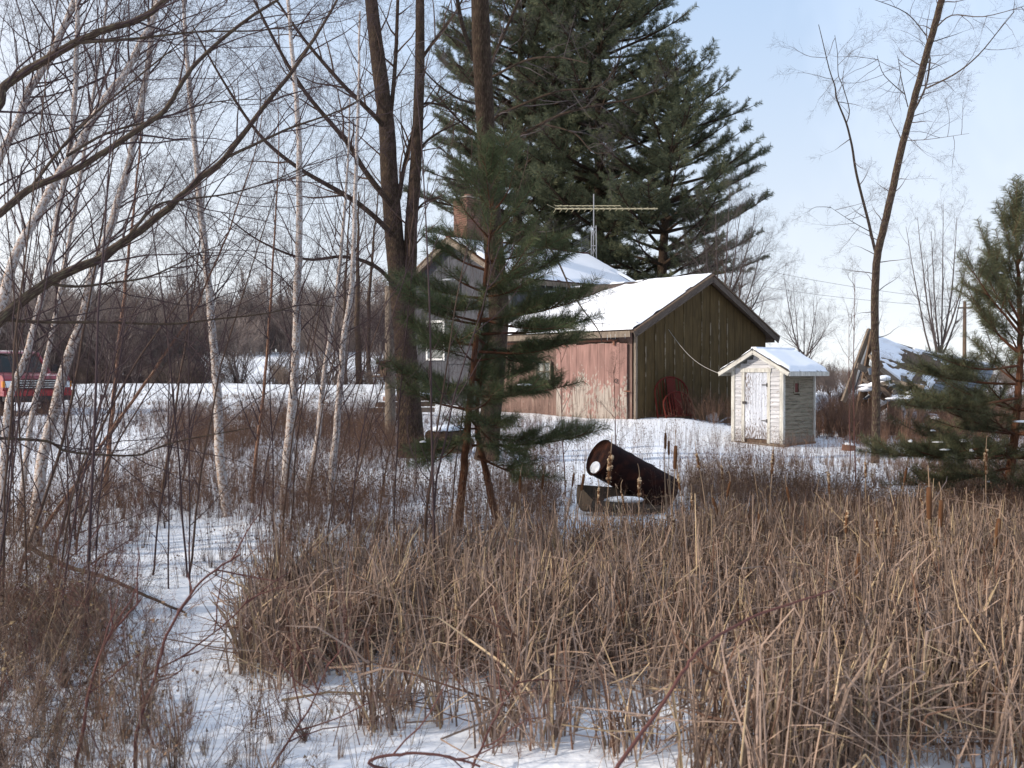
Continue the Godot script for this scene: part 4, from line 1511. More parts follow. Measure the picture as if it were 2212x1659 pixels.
func build_yard_things() -> void:
	rng.seed = 406
	# antenna mast behind the house
	var g := on_ground(3.36, -38.0)
	var o := thing("antenna_mast", "lattice steel mast rising behind the house with a long television aerial on top", "aerial", g)
	var h := 7.3
	var legs := [Vector3(-0.17, 0, 0.1), Vector3(0.17, 0, 0.1), Vector3(0.0, 0, -0.2)]
	for l in legs:
		beam(o, "leg", M.galvanised, l, l * 0.55 + Vector3(0, h, 0), 0.035, 0.035, Vector3(0, 0, 1))
	var y := 0.4
	var i := 0
	while y < h:
		var k := 1.0 - 0.45 * y / h
		for q in 3:
			var a: Vector3 = legs[q] * k + Vector3(0, y, 0)
			var b: Vector3 = legs[(q + 1) % 3] * k + Vector3(0, y + (0.3 if i % 2 else 0.0), 0)
			beam(o, "brace", M.galvanised, a, b, 0.018, 0.018)
		y += 0.38
		i += 1
	beam(o, "pole", M.galvanised, Vector3(0, h - 0.6, 0), Vector3(0, h + 1.3, 0), 0.04, 0.04)
	var boom := Node3D.new()
	boom.name = "aerial"
	o.add_child(boom)
	var c := Vector3(0, 8.0, 0)
	var ax := Vector3(0.98, -0.03, 0.17).normalized()
	var az := Vector3(-0.17, 0, 0.98)
	beam(boom, "boom", M.brass, c - ax * 1.6, c + ax * 2.6, 0.04, 0.05)
	beam(boom, "boom", M.brass, c - ax * 1.6 + Vector3(0, 0.12, 0), c + ax * 1.1 + Vector3(0, 0.12, 0), 0.025, 0.03)
	for k in 17:
		var p := c + ax * (-1.55 + k * 0.255)
		var half := 0.95 - 0.042 * k
		beam(boom, "element", M.brass, p - az * half - ax * 0.25 * half, p, 0.016, 0.016)
		beam(boom, "element", M.brass, p, p + az * half - ax * 0.25 * half, 0.016, 0.016)
	var panel := Node3D.new()
	panel.name = "reflector"
	o.add_child(panel)
	for k in 12:
		beam(panel, "rod", M.mesh_wire, Vector3(-0.85, 5.6 + k * 0.085, 0.15), Vector3(-0.2, 5.95 + k * 0.085, 0.25), 0.014, 0.014)
	beam(panel, "spine", M.mesh_wire, Vector3(-0.52, 5.7, 0.2), Vector3(-0.52, 6.75, 0.2), 0.03, 0.03)
	beam(panel, "arm", M.galvanised, Vector3(-0.75, 5.95, 0.2), Vector3(-0.1, 6.35, 0.15), 0.03, 0.03)

	# bed ends leaning on the olive wall: yard frame of the shed
	var shed := Transform3D(Basis(Vector3.UP, deg_to_rad(42.0)), Vector3(3.48, 0, -26.0))
	var bed := func(label: String, s0: float, width: float, high: float, z: float, rods: int) -> void:
		var p := shed * Vector3(s0 + width * 0.5, 0.0, z)
		p.y = gy(p.x, p.z) - 0.05
		var e := thing("bed_end", label, "bed frame", p, 42.0)
		var m := Mesher.new()
		var line := PackedVector3Array()
		var rad := PackedFloat32Array()
		var hw := width * 0.5
		var shoulder := high - hw * 0.62
		line.append(Vector3(-hw, 0, 0.18))
		line.append(Vector3(-hw, shoulder * 0.5, 0.12))
		for q in 15:
			var a := PI - PI * q / 14.0
			line.append(Vector3(cos(a) * hw, shoulder + sin(a) * hw * 0.62, 0.06 - 0.06 * sin(a)))
		line.append(Vector3(hw, shoulder * 0.5, 0.12))
		line.append(Vector3(hw, 0, 0.18))
		for q in line:
			rad.append(0.026)
		m.tube(line, rad, 8)
		part(e, "hoop", m.mesh(), M.red_iron)
		beam(e, "panel", M.red_iron, Vector3(0, 0.10, 0.15), Vector3(0, high - 0.03, 0.01), width * 0.26, 0.012, Vector3(0, 0, 1))
		for sgn in [-1.0, 1.0]:
			for q in rods:
				var x: float = sgn * (hw * 0.34 + hw * 0.55 * (q + 0.5) / rods)
				var top := shoulder + 0.62 * sqrt(maxf(hw * hw - x * x, 0.0)) - 0.01
				beam(e, "rod", M.red_iron, Vector3(x, 0.12, 0.16), Vector3(x, top, 0.03), 0.018, 0.018)
		beam(e, "rail", M.red_iron, Vector3(-hw, 0.14, 0.165), Vector3(hw, 0.14, 0.165), 0.03, 0.05)
	bed.call("taller rusty red hooped iron bed end leaning on the olive wall", 0.60, 1.52, 1.24, 0.16, 3)
	bed.call("lower rusty red hooped iron bed end standing before the taller one", 0.62, 1.30, 0.82, 0.46, 3)

	# pail lying by the wall
	var pp := shed * Vector3(2.75, 0, 0.62)
	pp.y = gy(pp.x, pp.z) + 0.12
	var pail := thing("pail", "pale metal pail tipped over in the snow by the olive wall", "bucket", pp, 20.0)
	var m := Mesher.new()
	m.lathe(Vector3.ZERO, Basis(Vector3.FORWARD, 1.35), [[0.0, -0.14], [0.105, -0.14], [0.112, -0.13], [0.14, 0.14], [0.148, 0.145], [0.135, 0.14], [0.103, -0.12], [0.0, -0.125]], 20)
	part(pail, "bucket", m.mesh(), M.pail)
	var hp := PackedVector3Array()
	var hr := PackedFloat32Array()
	for q in 9:
		var a := PI * q / 8.0
		hp.append(Basis(Vector3.FORWARD, 1.35) * Vector3(cos(a) * 0.145, 0.13 + sin(a) * 0.05, sin(a) * 0.16))
		hr.append(0.004)
	m = Mesher.new()
	m.tube(hp, hr, 4)
	part(pail, "handle", m.mesh(), M.iron)

	# bent pipe and scrap by the shed corner
	var sp := shed * Vector3(3.6, 0, 0.75)
	sp.y = gy(sp.x, sp.z)
	m = Mesher.new()
	m.tube(smooth_path([Vector3(-0.55, 0.05, 0.1), Vector3(-0.3, 0.16, 0.05), Vector3(-0.1, 0.24, 0), Vector3(0.35, 0.22, 0), Vector3(0.6, 0.1, -0.1)], 4), PackedFloat32Array([0.025, 0.025, 0.025, 0.025, 0.025, 0.025, 0.025, 0.025, 0.025, 0.025, 0.025, 0.025, 0.025, 0.025, 0.025, 0.025, 0.025]), 7)
	solo("bent_pipe", m.mesh(), M.galvanised, "bent grey pipe lying in snow between pail and outhouse", "pipe", "", sp)

	# cable from shed gable to privy eave
	m = Mesher.new()
	var c0: Vector3 = shed * Vector3(1.44, 2.9, 0.03)
	var c1 := Vector3(5.19, 1.62, -23.1)
	var line := PackedVector3Array()
	var rad := PackedFloat32Array()
	for k in 13:
		var t := k / 12.0
		line.append(c0.lerp(c1, t) - Vector3(0, 0.22 * sin(PI * t), 0) - c0)
		rad.append(0.008)
	m.tube(line, rad, 5)
	solo("slack_cable", m.mesh(), M.cable, "slack pale cable strung from the olive gable to the outhouse eave", "cable", "", c0)

	# two rusty drums in the marsh edge
	var e0 := at(1293, 988, 10.9)
	var e1 := at(1437, 1066, 11.3)
	var q0 := on_ground(e0.x + 0.3, e0.z)
	var drum := thing("rusty_drum", "dark rusty drum tipped up with a round snowy opening in its end", "drum", q0)
	var yy := (e1 - e0).normalized()
	var xx := yy.cross(Vector3.BACK).normalized()
	var bb := Basis(xx, yy, xx.cross(yy))
	var len_ := e0.distance_to(e1)
	m = Mesher.new()
	var prof := [[0.232, 0.0], [0.236, 0.012], [0.228, 0.03]]
	for k in range(1, 20):
		var t := k / 20.0
		prof.append([0.228 + (0.010 if k in [7, 13] else 0.0) - (0.002 if k % 2 else 0.0), t * len_])
	prof.append([0.232, len_])
	m.lathe(e0 - q0, bb, prof, 30)
	part(drum, "shell", m.mesh(), M.rust)
	m = Mesher.new()
	m.lathe(e0 - q0, bb, [[0.226, 0.0], [0.222, 0.035], [0.0, 0.03]], 30)
	part(drum, "end_plate", m.mesh(), M.brown_rust)
	m = Mesher.new()
	m.lathe(e0 - q0, bb, [[0.0, len_ - 0.02], [0.224, len_ - 0.02], [0.23, len_ + 0.01]], 30)
	part(drum, "end_plate", m.mesh(), M.brown_rust)
	m = Mesher.new()
	var low := (at(1281, 1011, 10.9) - e0)
	low = low - yy * low.dot(yy)
	m.blob(e0 - q0 + low.normalized() * 0.135 + yy * 0.03, Vector3(0.075, 0.012, 0.045), bumps, 0.04, 8, 16)
	# turn the patch into the plate's plane
	var snow_patch := Mesher.new()
	var centre := e0 - q0 + low.normalized() * 0.125 + yy * 0.026
	var lx := low.normalized()
	var lz := lx.cross(yy)
	var ring := 22
	for k in ring:
		var a0 := TAU * k / ring
		var a1 := TAU * (k + 1) / ring
		var f := func(a: float) -> Vector3: return centre + (lx * 0.075 * cos(a) + lz * 0.105 * sin(a))
		snow_patch.tri(centre - yy * 0.022, f.call(a1) - yy * 0.004, f.call(a0) - yy * 0.004)
		snow_patch.quad(f.call(a0) - yy * 0.004, f.call(a1) - yy * 0.004, f.call(a1) + yy * 0.01, f.call(a0) + yy * 0.01)
	part(drum, "snow", snow_patch.mesh(), M.roof_snow)

	var t0 := at(1264, 1064, 10.6)
	var t1 := at(1425, 1076, 11.0)
	var q1 := on_ground(t0.x + 0.4, t0.z)
	var half := thing("half_drum", "grey-brown split half drum lying open under the tipped rusty drum", "drum", q1)
	yy = (t1 - t0).normalized()
	var zz := Vector3(0.12, 0.95, 0.3)
	zz = (zz - yy * zz.dot(yy)).normalized()
	xx = zz.cross(yy)
	m = Mesher.new()
	var lt := t0.distance_to(t1)
	for k in 14:
		var a0 := PI + PI * k / 14.0
		var a1 := PI + PI * (k + 1) / 14.0
		for j in 8:
			var l0 := lt * j / 8.0
			var l1 := lt * (j + 1) / 8.0
			var dent := func(a: float, l: float) -> float: return 0.215 * (1.0 + 0.06 * bumps.get_noise_2d(a * 60.0, l * 200.0))
			var f := func(a: float, l: float, off: float) -> Vector3: return t0 - q1 + yy * l + (xx * cos(a) + zz * sin(a)) * (dent.call(a, l) + off)
			m.quad(f.call(a0, l0, 0.0), f.call(a1, l0, 0.0), f.call(a1, l1, 0.0), f.call(a0, l1, 0.0))
			m.quad(f.call(a1, l0, -0.008), f.call(a0, l0, -0.008), f.call(a0, l1, -0.008), f.call(a1, l1, -0.008))
	part(half, "shell", m.mesh(), M.dull_steel)
	m = Mesher.new()
	for k in 14:
		var a0 := PI + PI * k / 14.0
		var a1 := PI + PI * (k + 1) / 14.0
		var cc := t0 - q1 + yy * 0.01
		m.tri(cc, cc + (xx * cos(a1) + zz * sin(a1)) * 0.21, cc + (xx * cos(a0) + zz * sin(a0)) * 0.21)
	part(half, "end_plate", m.mesh(), M.dull_steel)
	m = Mesher.new()
	m.blob(t0 - q1 + yy * lt * 0.55 - zz * 0.06, Vector3(0.26, 0.05, 0.07), bumps, 0.2, 7, 14)
	part(half, "snow", m.mesh(), M.roof_snow)

	# stout post with a box on it, between the maple and the house
	var pf := on_ground(at(842, 940, 19.2).x, -19.2)
	var post := thing("wooden_post", "grey weathered wooden post beside the large forked maple", "post", pf)
	m = Mesher.new()
	m.tube(PackedVector3Array([Vector3(0, -0.2, 0), Vector3(0.01, 1.2, 0), Vector3(0.0, 3.3, 0)]), PackedFloat32Array([0.115, 0.11, 0.10]), 10, 2, 1)
	m.lathe(Vector3(0, 3.3, 0), Basis.IDENTITY, [[0.10, 0.0], [0.0, 0.012]], 10)
	part(post, "shaft", m.mesh(), M.bare_wood)
	var box := thing("birdhouse", "small brown wooden birdhouse fixed to the grey post", "birdhouse", pf + Vector3(-0.10, 1.58, 0.13), -20.0)
	block(box, "wall", M.brown_wood, Vector3(-0.093, 0, 0), Vector3(0.014, 0.26, 0.17))
	block(box, "wall", M.brown_wood, Vector3(0.093, 0, 0), Vector3(0.014, 0.26, 0.17))
	block(box, "wall", M.brown_wood, Vector3(0, 0, -0.078), Vector3(0.172, 0.26, 0.014))
	m = Mesher.new()
	for k in 16:
		var pa := TAU * k / 16.0
		var pb := TAU * (k + 1) / 16.0
		var rim := func(a: float) -> Vector3: return Vector3(cos(a) * 0.036, 0.02 + sin(a) * 0.036, 0.078)
		var edge := func(a: float) -> Vector3:
			var sc := minf(0.086 / maxf(absf(cos(a)), 0.001), 0.13 / maxf(absf(sin(a)), 0.001))
			return Vector3(cos(a) * sc, clampf(sin(a) * sc, -0.13, 0.13), 0.078)
		m.quad(rim.call(pa), edge.call(pa), edge.call(pb), rim.call(pb))
	part(box, "front", m.mesh(), M.brown_wood)
	block(box, "roof", M.brown_rust, Vector3(0, 0.145, 0.02), Vector3(0.25, 0.03, 0.24), Basis(Vector3.RIGHT, 0.2))
	block(box, "floor", M.brown_wood, Vector3(-0.05, -0.145, 0.03), Vector3(0.34, 0.03, 0.26))
	m = Mesher.new()
	m.blob(Vector3(-0.1, -0.125, 0.1), Vector3(0.08, 0.025, 0.06), bumps, 0.2, 5, 9, true)
	part(box, "snow", m.mesh(), M.roof_snow)

	# snow-covered planks on blocks by the house corner
	var lf := on_ground(at(868, 878, 27.0).x, -27.0)
	var pile := thing("plank_stack", "stack of brown planks capped with snow left of the house", "lumber", lf, 15.0)
	for k in 3:
		block(pile, "plank", [M.bare_wood, M.brown_wood, M.red_board][k], Vector3(0.1 * k, 0.12 + k * 0.17, 0.05 * k), Vector3(1.9 - 0.2 * k, 0.13, 0.32), Basis(Vector3.UP, 0.08 * k))
	m = Mesher.new()
	m.blob(Vector3(0.15, 0.56, 0.06), Vector3(0.8, 0.1, 0.19), bumps, 0.15, 7, 16, true)
	part(pile, "snow", m.mesh(), M.roof_snow)
	# logs under snow between the maple and the young pine
	var wf := on_ground(at(965, 955, 18.5).x, -18.5)
	var logs := thing("log_pile", "low pile of bark-covered logs under snow beside the maple", "logs", wf, 62.0)
	for q in [[-0.28, 0.13, 0.13], [0.0, 0.12, 0.12], [0.27, 0.14, 0.14], [-0.13, 0.34, 0.12], [0.14, 0.35, 0.11]]:
		m = Mesher.new()
		m.tube(PackedVector3Array([Vector3(-0.42, q[1], q[0]), Vector3(0.42, q[1] + rf(-.03, .03), q[0])]), PackedFloat32Array([q[2], q[2] * 0.92]), 10, 2, 1)
		m.lathe(Vector3(-0.42, q[1], q[0]), Basis(Vector3.FORWARD, -PI * 0.5), [[q[2], 0.0], [0.0, -0.002]], 10)
		m.lathe(Vector3(0.42, q[1], q[0]), Basis(Vector3.FORWARD, -PI * 0.5), [[q[2] * 0.92, 0.0], [0.0, 0.002]], 10)
		part(logs, "log", m.mesh(), M.bark)
	m = Mesher.new()
	m.blob(Vector3(0, 0.45, 0.0), Vector3(0.5, 0.1, 0.27), bumps, 0.2, 7, 14, true)
	part(logs, "snow", m.mesh(), M.roof_snow)
	# rusty can beside the privy
	var cf := on_ground(at(1832, 962, 21.0).x, -21.0) - Vector3(0, 0.08, 0)
	var can := thing("rusty_can", "rusty orange can half buried in brush right of the outhouse", "can", cf)
	m = Mesher.new()
	m.lathe(Vector3(0, -0.05, 0), Basis(Vector3.FORWARD, 0.12), [[0.0, 0.0], [0.15, 0.0], [0.15, 0.10], [0.155, 0.11], [0.15, 0.12], [0.15, 0.24], [0.156, 0.25], [0.14, 0.24], [0.0, 0.22]], 20)
	part(can, "shell", m.mesh(), M.orange_iron)
	m = Mesher.new()
	m.blob(Vector3(0.03, 0.2, 0), Vector3(0.13, 0.06, 0.13), bumps, 0.2, 6, 12, true)
	part(can, "snow", m.mesh(), M.roof_snow)
	# far pole and wires
	var ff := on_ground(at(2083, 780, 70.0).x, -70.0)
	var pole := thing("utility_pole", "distant utility pole standing behind the fallen shed", "pole", ff)
	m = Mesher.new()
	m.tube(PackedVector3Array([Vector3(0, -0.2, 0), Vector3(0, 6.9, 0)]), PackedFloat32Array([0.17, 0.12]), 8)
	part(pole, "shaft", m.mesh(), M.brown_wood)
	beam(pole, "crossarm", M.brown_wood, Vector3(-0.5, 6.4, 0.1), Vector3(0.5, 6.4, 0.1), 0.1, 0.12)
	part(pole, "insulator", _ball(0.07), M.white_paint, Transform3D(Basis.IDENTITY, Vector3(0.0, 6.98, 0)))
	for k in 2:
		var w0: Vector3 = ff + Vector3(0.3 * k, 6.9 - 0.5 * k, 0)
		var w1 := Vector3(2.0, 12.6 - 1.9 * k, -62.0)
		line = PackedVector3Array()
		rad = PackedFloat32Array()
		for q in 17:
			var t := q / 16.0
			line.append(w0.lerp(w1, t) - Vector3(0, 0.9 * sin(PI * t), 0) - w0)
			rad.append(0.012)
		m = Mesher.new()
		m.tube(line, rad, 4)
		solo("overhead_wire", m.mesh(), M.wire, "thin dark overhead wire crossing the sky right of the pines", "wire", "overhead wires", w0)


func _ball(r: float) -> ArrayMesh:
	var m := Mesher.new()
	m.blob(Vector3.ZERO, Vector3(r, r, r), bumps, 0.0)
	return m.mesh()


# ---------------------------------------------------------------- ground
func build_ground() -> void:
	var ds := [-30.0, -12.0, -5.0, -1.0, 1.0, 2.0]
	var d := 2.6
	while d < 13.0:
		ds.append(d)
		d += 0.085
	while d < 900.0:
		ds.append(d)
		d *= 1.021
	ds.append(1500.0)
	var cols := 250
	var pos := PackedVector3Array()
	for q in ds:
		var half: float = 6.5 + absf(q) * 0.85
		for i in cols + 1:
			var s := (float(i) / cols * 2.0 - 1.0)
			var x: float = half * s * (1.0 if absf(s) < 0.8 else 1.0 + (absf(s) - 0.8) * 6.0)
			pos.append(Vector3(x, gy(x, -q), -q))
	var row := cols + 1
	var nn := PackedVector3Array()
	nn.resize(pos.size())
	var idx := PackedInt32Array()
	for j in ds.size() - 1:
		for i in cols:
			var a := j * row + i
			for t in [[a, a + 1, a + row + 1], [a, a + row + 1, a + row]]:
				var f := (pos[t[1]] - pos[t[0]]).cross(pos[t[2]] - pos[t[0]])
				nn[t[0]] += f
				nn[t[1]] += f
				nn[t[2]] += f
				idx.append_array(PackedInt32Array([t[0], t[2], t[1]]))
	var m := Mesher.new()
	for i in pos.size():
		m.vert(pos[i], nn[i].normalized(), Vector2.ZERO)
	m.idx = idx
	var o := MeshInstance3D.new()
	o.name = "ground"
	o.mesh = m.mesh()
	o.material_override = M.snow
	add_child(o)
	o.set_meta("kind", "structure")
	o.set_meta("label", "snow-covered ground of the yard and frozen marsh")
	o.set_meta("category", "ground")


func mark_of(p: Vector3) -> Vector2:
	return Vector2(1106.0 + LENS * p.x / -p.z, 804.0 + (EYE - p.y) * LENS / -p.z)


func mass(called: String, label: String, category: String) -> Node3D:
	var o := Node3D.new()
	o.name = numbered(called)
	add_child(o)
	tag(o, label, category, "", "stuff")
	return o


# throw count places on the ground between two depths where dense(u, v) allows
func scatter(count: int, d0: float, d1: float, u0: float, u1: float, dense: Callable) -> Array:
	var out := []
	var tries := 0
	while out.size() < count and tries < count * 12:
		tries += 1
		var d := sqrt(rf(d0 * d0, d1 * d1))
		var u := rf(u0, u1)
		var x := (u - 1106.0) / LENS * d
		var p := on_ground(x, -d)
		var k := mark_of(p)
		var a: float = dense.call(k.x, k.y, p)
		if rng.randf() < a:
			out.append(p)
	return out


func upright(p: Vector3, h: float, tilt: float, w := 1.0) -> Transform3D:
	var y := Vector3(rf(-1, 1) * tilt, 1.0, rf(-1, 1) * tilt)
	return Transform3D(aligned(y, rf(0, TAU), h, w), p - Vector3(0, 0.03, 0))


func build_reeds() -> void:
	rng.seed = 501
	var poly := PackedVector2Array([Vector2(560, 1285), Vector2(525, 1370), Vector2(530, 1500), Vector2(640, 1575), Vector2(760, 1560), Vector2(830, 1600), Vector2(940, 1580), Vector2(1060, 1670), Vector2(1200, 1700), Vector2(1300, 1640), Vector2(1420, 1660), Vector2(1500, 1720), Vector2(1620, 1690), Vector2(1660, 1760), Vector2(1800, 1900), Vector2(2600, 1900), Vector2(2600, 1190), Vector2(1500, 1205), Vector2(1150, 1240)])
	var dense := func(u: float, v: float, p: Vector3) -> float:
		if not Geometry2D.is_point_in_polygon(Vector2(u, v), poly):
			return 0.006 if u > 450.0 and u < 2300.0 and v > 1240.0 and v < 1640.0 else 0.0
		var patch := bumps.get_noise_2d(p.x * 60.0, p.z * 60.0) * 0.5 + 0.5
		var a := 0.25 + 1.1 * patch
		if u < 1650.0:
			a *= 1.0 - 0.62 * ss(1400, 1520, v)
		a *= 0.48 + 0.52 * ss(620, 1050, u)
		return a
	var kinds := {"straight": 5, "broken": 4, "snapped": 3, "arched": 3, "curled": 2}
	var meshes := []
	var weight := []
	var share := {"straight": 0.44, "broken": 0.24, "snapped": 0.10, "arched": 0.12, "curled": 0.10}
	var s := 0
	for k in kinds:
		for i in kinds[k]:
			meshes.append(blade(600 + s, k))
			weight.append(share[k] / kinds[k])
			s += 1
	meshes.append(stalk_mesh(650))
	weight.append(0.10)
	var by := []
	var cl := []
	for i in meshes.size():
		by.append([])
		cl.append(PackedColorArray())
	var sum := 0.0
	for w in weight:
		sum += w
	for c in scatter(1180, 3.5, 8.6, 350, 2450, dense):
		var tall := rf(0.38, 0.62)
		var lean := Vector3(rf(-1, 1), 0, rf(-1, 1)) * 0.16
		var tone := rf(0.72, 1.15)
		for i in rng.randi_range(14, 34):
			var p := on_ground(c.x + rng.randfn(0, 0.05), c.z + rng.randfn(0, 0.05)) - Vector3(0, 0.03, 0)
			var r := rng.randf() * sum
			var k := 0
			while k < weight.size() - 1 and r > weight[k]:
				r -= weight[k]
				k += 1
			var y := Vector3(rng.randfn(0, 0.12), 1, rng.randfn(0, 0.12)) + lean
			if rng.randf() < 0.05:
				y = Vector3(rf(-1, 1), 0.25, rf(-1, 1))
				p.y += rf(0.05, 0.35)
			var h := tall * rf(0.55, 1.2)
			by[k].append(Transform3D(aligned(y, rf(0, TAU), h, rf(0.8, 1.35) / maxf(h, 0.5) * 0.8), p))
			var pc: PackedColorArray = cl[k]
			pc.append(straw_color() * tone)
			cl[k] = pc
	var o := mass("reed_bed", "dense tan bed of dead broken cattail leaves standing in snow", "reeds")
	for i in meshes.size():
		many(o, "reeds", meshes[i], M.straw, by[i], cl[i])
	# single stalks taller than the bed
	var tall_xf := []
	var tall_c := PackedColorArray()
	for p in scatter(46, 3.9, 8.0, 900, 2400, dense):
		tall_xf.append(upright(p, rf(0.6, 1.0), 0.12, 0.9))
		tall_c.append(straw_color())
	many(o, "tall_stalks", meshes[meshes.size() - 1], M.straw, tall_xf, tall_c)
	# matted litter between the clumps
	var litter := []
	var lc := PackedColorArray()
	var flat_ := func(u: float, v: float, p: Vector3) -> float: return minf(1.0, dense.call(u, v, p) * 1.2)
	for p in scatter(2300, 3.6, 8.0, 350, 2450, flat_):
		var y := Vector3(rf(-1, 1), rf(0.02, 0.35), rf(-1, 1))
		litter.append(Transform3D(aligned(y, rf(0, TAU), rf(0.3, 0.8), rf(0.8, 1.4)), p + Vector3(0, rf(0.01, 0.16), 0)))
		lc.append(straw_color() * 0.8)
	split_many(o, "litter", [meshes[0], meshes[5], meshes[10], meshes[1]], M.straw, litter, lc)
	# lumps of snow caught in the reeds
	var sm := Mesher.new()
	sm.blob(Vector3.ZERO, Vector3(0.05, 0.026, 0.038), bumps, 0.5, 6, 10)
	var lump := []
	for p in scatter(110, 3.8, 8.2, 500, 2400, flat_):
		lump.append(Transform3D(Basis(Vector3.UP, rf(0, TAU)).scaled(Vector3.ONE * rf(0.25, 0.85)), p + Vector3(0, rf(0.0, 0.12), 0)))
	many(o, "snow_lumps", sm.mesh(), M.roof_snow, lump)


func cattail(u: float, v: float, d: float, size: float, fluffy: bool) -> void:
	var top := at(u, v, d)
	var base := on_ground(top.x + rf(-0.12, 0.12), top.z + rf(-0.1, 0.1))
	var label := "pale cattail head bursting into fluff on a dry stalk" if fluffy else "dark brown cattail spike still whole on a dry stalk"
	var o := thing("cattail", label, "cattail", base, 0.0, "bursting cattails" if fluffy else "whole cattails")
	var q := top - base
	var m := Mesher.new()
	var line := smooth_path([Vector3(0, -0.05, 0), q * 0.5 + Vector3(rf(-.03, .03), 0, 0), q, q + Vector3(rf(-.02, .02), 0.10 * size, 0)], 4)
	m.tube(line, taper(line, 0.007, 0.003), 5)
	part(o, "stalk", m.mesh(), M.stalk)
	m = Mesher.new()
	var dir := (q - line[5]).normalized()
	var b := aligned(dir, rf(0, TAU), 1.0)
	if fluffy:
		var l := 0.15 * size * rf(0.8, 1.3)
		var k := 0.0105 * size
		m.lathe(q - dir * l, b, [[0.004, -0.01], [k * 0.8, 0.004], [k * 0.95, l * 0.4], [k, l * 0.8], [0.003, l]], 9)
		for pale in 2:
			var f := Mesher.new()
			for i in 9:
				f.blob(q - dir * rf(0.0, l * (0.55 if pale else 0.95)) + Vector3(rf(-1, 1), rf(-.5, .5), rf(-1, 1)) * k * 0.9, Vector3(rf(0.6, 1.3), rf(0.6, 1.5), rf(0.6, 1.3)) * k * 0.85, bumps, 0.6, 4, 7)
			for i in 40:
				# loose lint
				var c := q - dir * rf(-0.01, l) + Vector3(rf(-1, 1), rf(-1, 1), rf(-1, 1)) * k
				var e := Vector3(rf(-1, 1), rf(-1, 0.4), rf(-1, 1)).normalized() * k * rf(0.6, 1.4)
				f.tri(c, c + e, c + e * 0.5 + Vector3(rf(-1, 1), rf(-1, 1), rf(-1, 1)) * k * 0.35)
			part(o, "fluff", f.mesh(), M.fluff if pale else M.fluff_dark)
	else:
		var l := 0.15 * size
		var k := 0.0125 * size
		m.lathe(q - dir * l, b, [[0.003, -0.008], [k * 0.9, 0.004], [k, l * 0.3], [k * 1.05, l * 0.7], [k * 0.85, l * 0.97], [0.003, l]], 9)
	part(o, "head", m.mesh(), M.cattail)
	for i in rng.randi_range(1, 3):
		part(o, "leaf", blade(int(rng.randi() % 900), ["straight", "broken", "arched"][i % 3]), M.stalk, Transform3D(aligned(Vector3(rf(-.2, .2), 1, rf(-.2, .2)), rf(0, TAU), rf(0.5, 0.85)), Vector3(rf(-.03, .03), -0.04, rf(-.03, .03))))


func build_cattails() -> void:
	rng.seed = 502
	for q in [[1320, 979, 7.4, 1.5], [1382, 1032, 7.8, 1.2], [1294, 1055, 8.2, 0.9], [1342, 1058, 8.3, 0.9], [1465, 1026, 8.2, 1.1], [1505, 980, 9.0, 1.2], [1671, 972, 9.2, 1.2], [1791, 1022, 8.6, 1.2], [1871, 998, 9.0, 1.0], [2131, 970, 8.8, 1.3], [1495, 1068, 8.4, 0.9], [1831, 1104, 6.6, 1.1], [1895, 1122, 6.8, 0.9], [1938, 1135, 6.8, 0.9], [2005, 1108, 6.8, 0.9], [1455, 1120, 7.6, 0.8], [1560, 1008, 9.4, 1.0], [1990, 1075, 8.0, 0.9]]:
		cattail(q[0], q[1], q[2], q[3], true)
	for q in [[1438, 935, 9.6, 1.1], [1445, 952, 9.8, 1.0], [1460, 962, 8.8, 1.5], [1262, 1024, 9.0, 1.1], [1240, 1022, 9.2, 0.9], [1124, 1028, 9.0, 1.1], [1174, 1024, 9.2, 1.0], [1578, 1040, 8.8, 1.0], [2008, 1052, 6.4, 1.5], [2035, 1080, 6.6, 1.3], [1858, 1196, 5.6, 1.2], [2161, 1120, 6.4, 1.3], [1700, 1052, 8.2, 1.0], [1640, 1110, 7.4, 0.9], [1540, 1075, 8.0, 1.0], [1960, 1010, 9.2, 1.0]]:
		cattail(q[0], q[1], q[2], q[3], false)


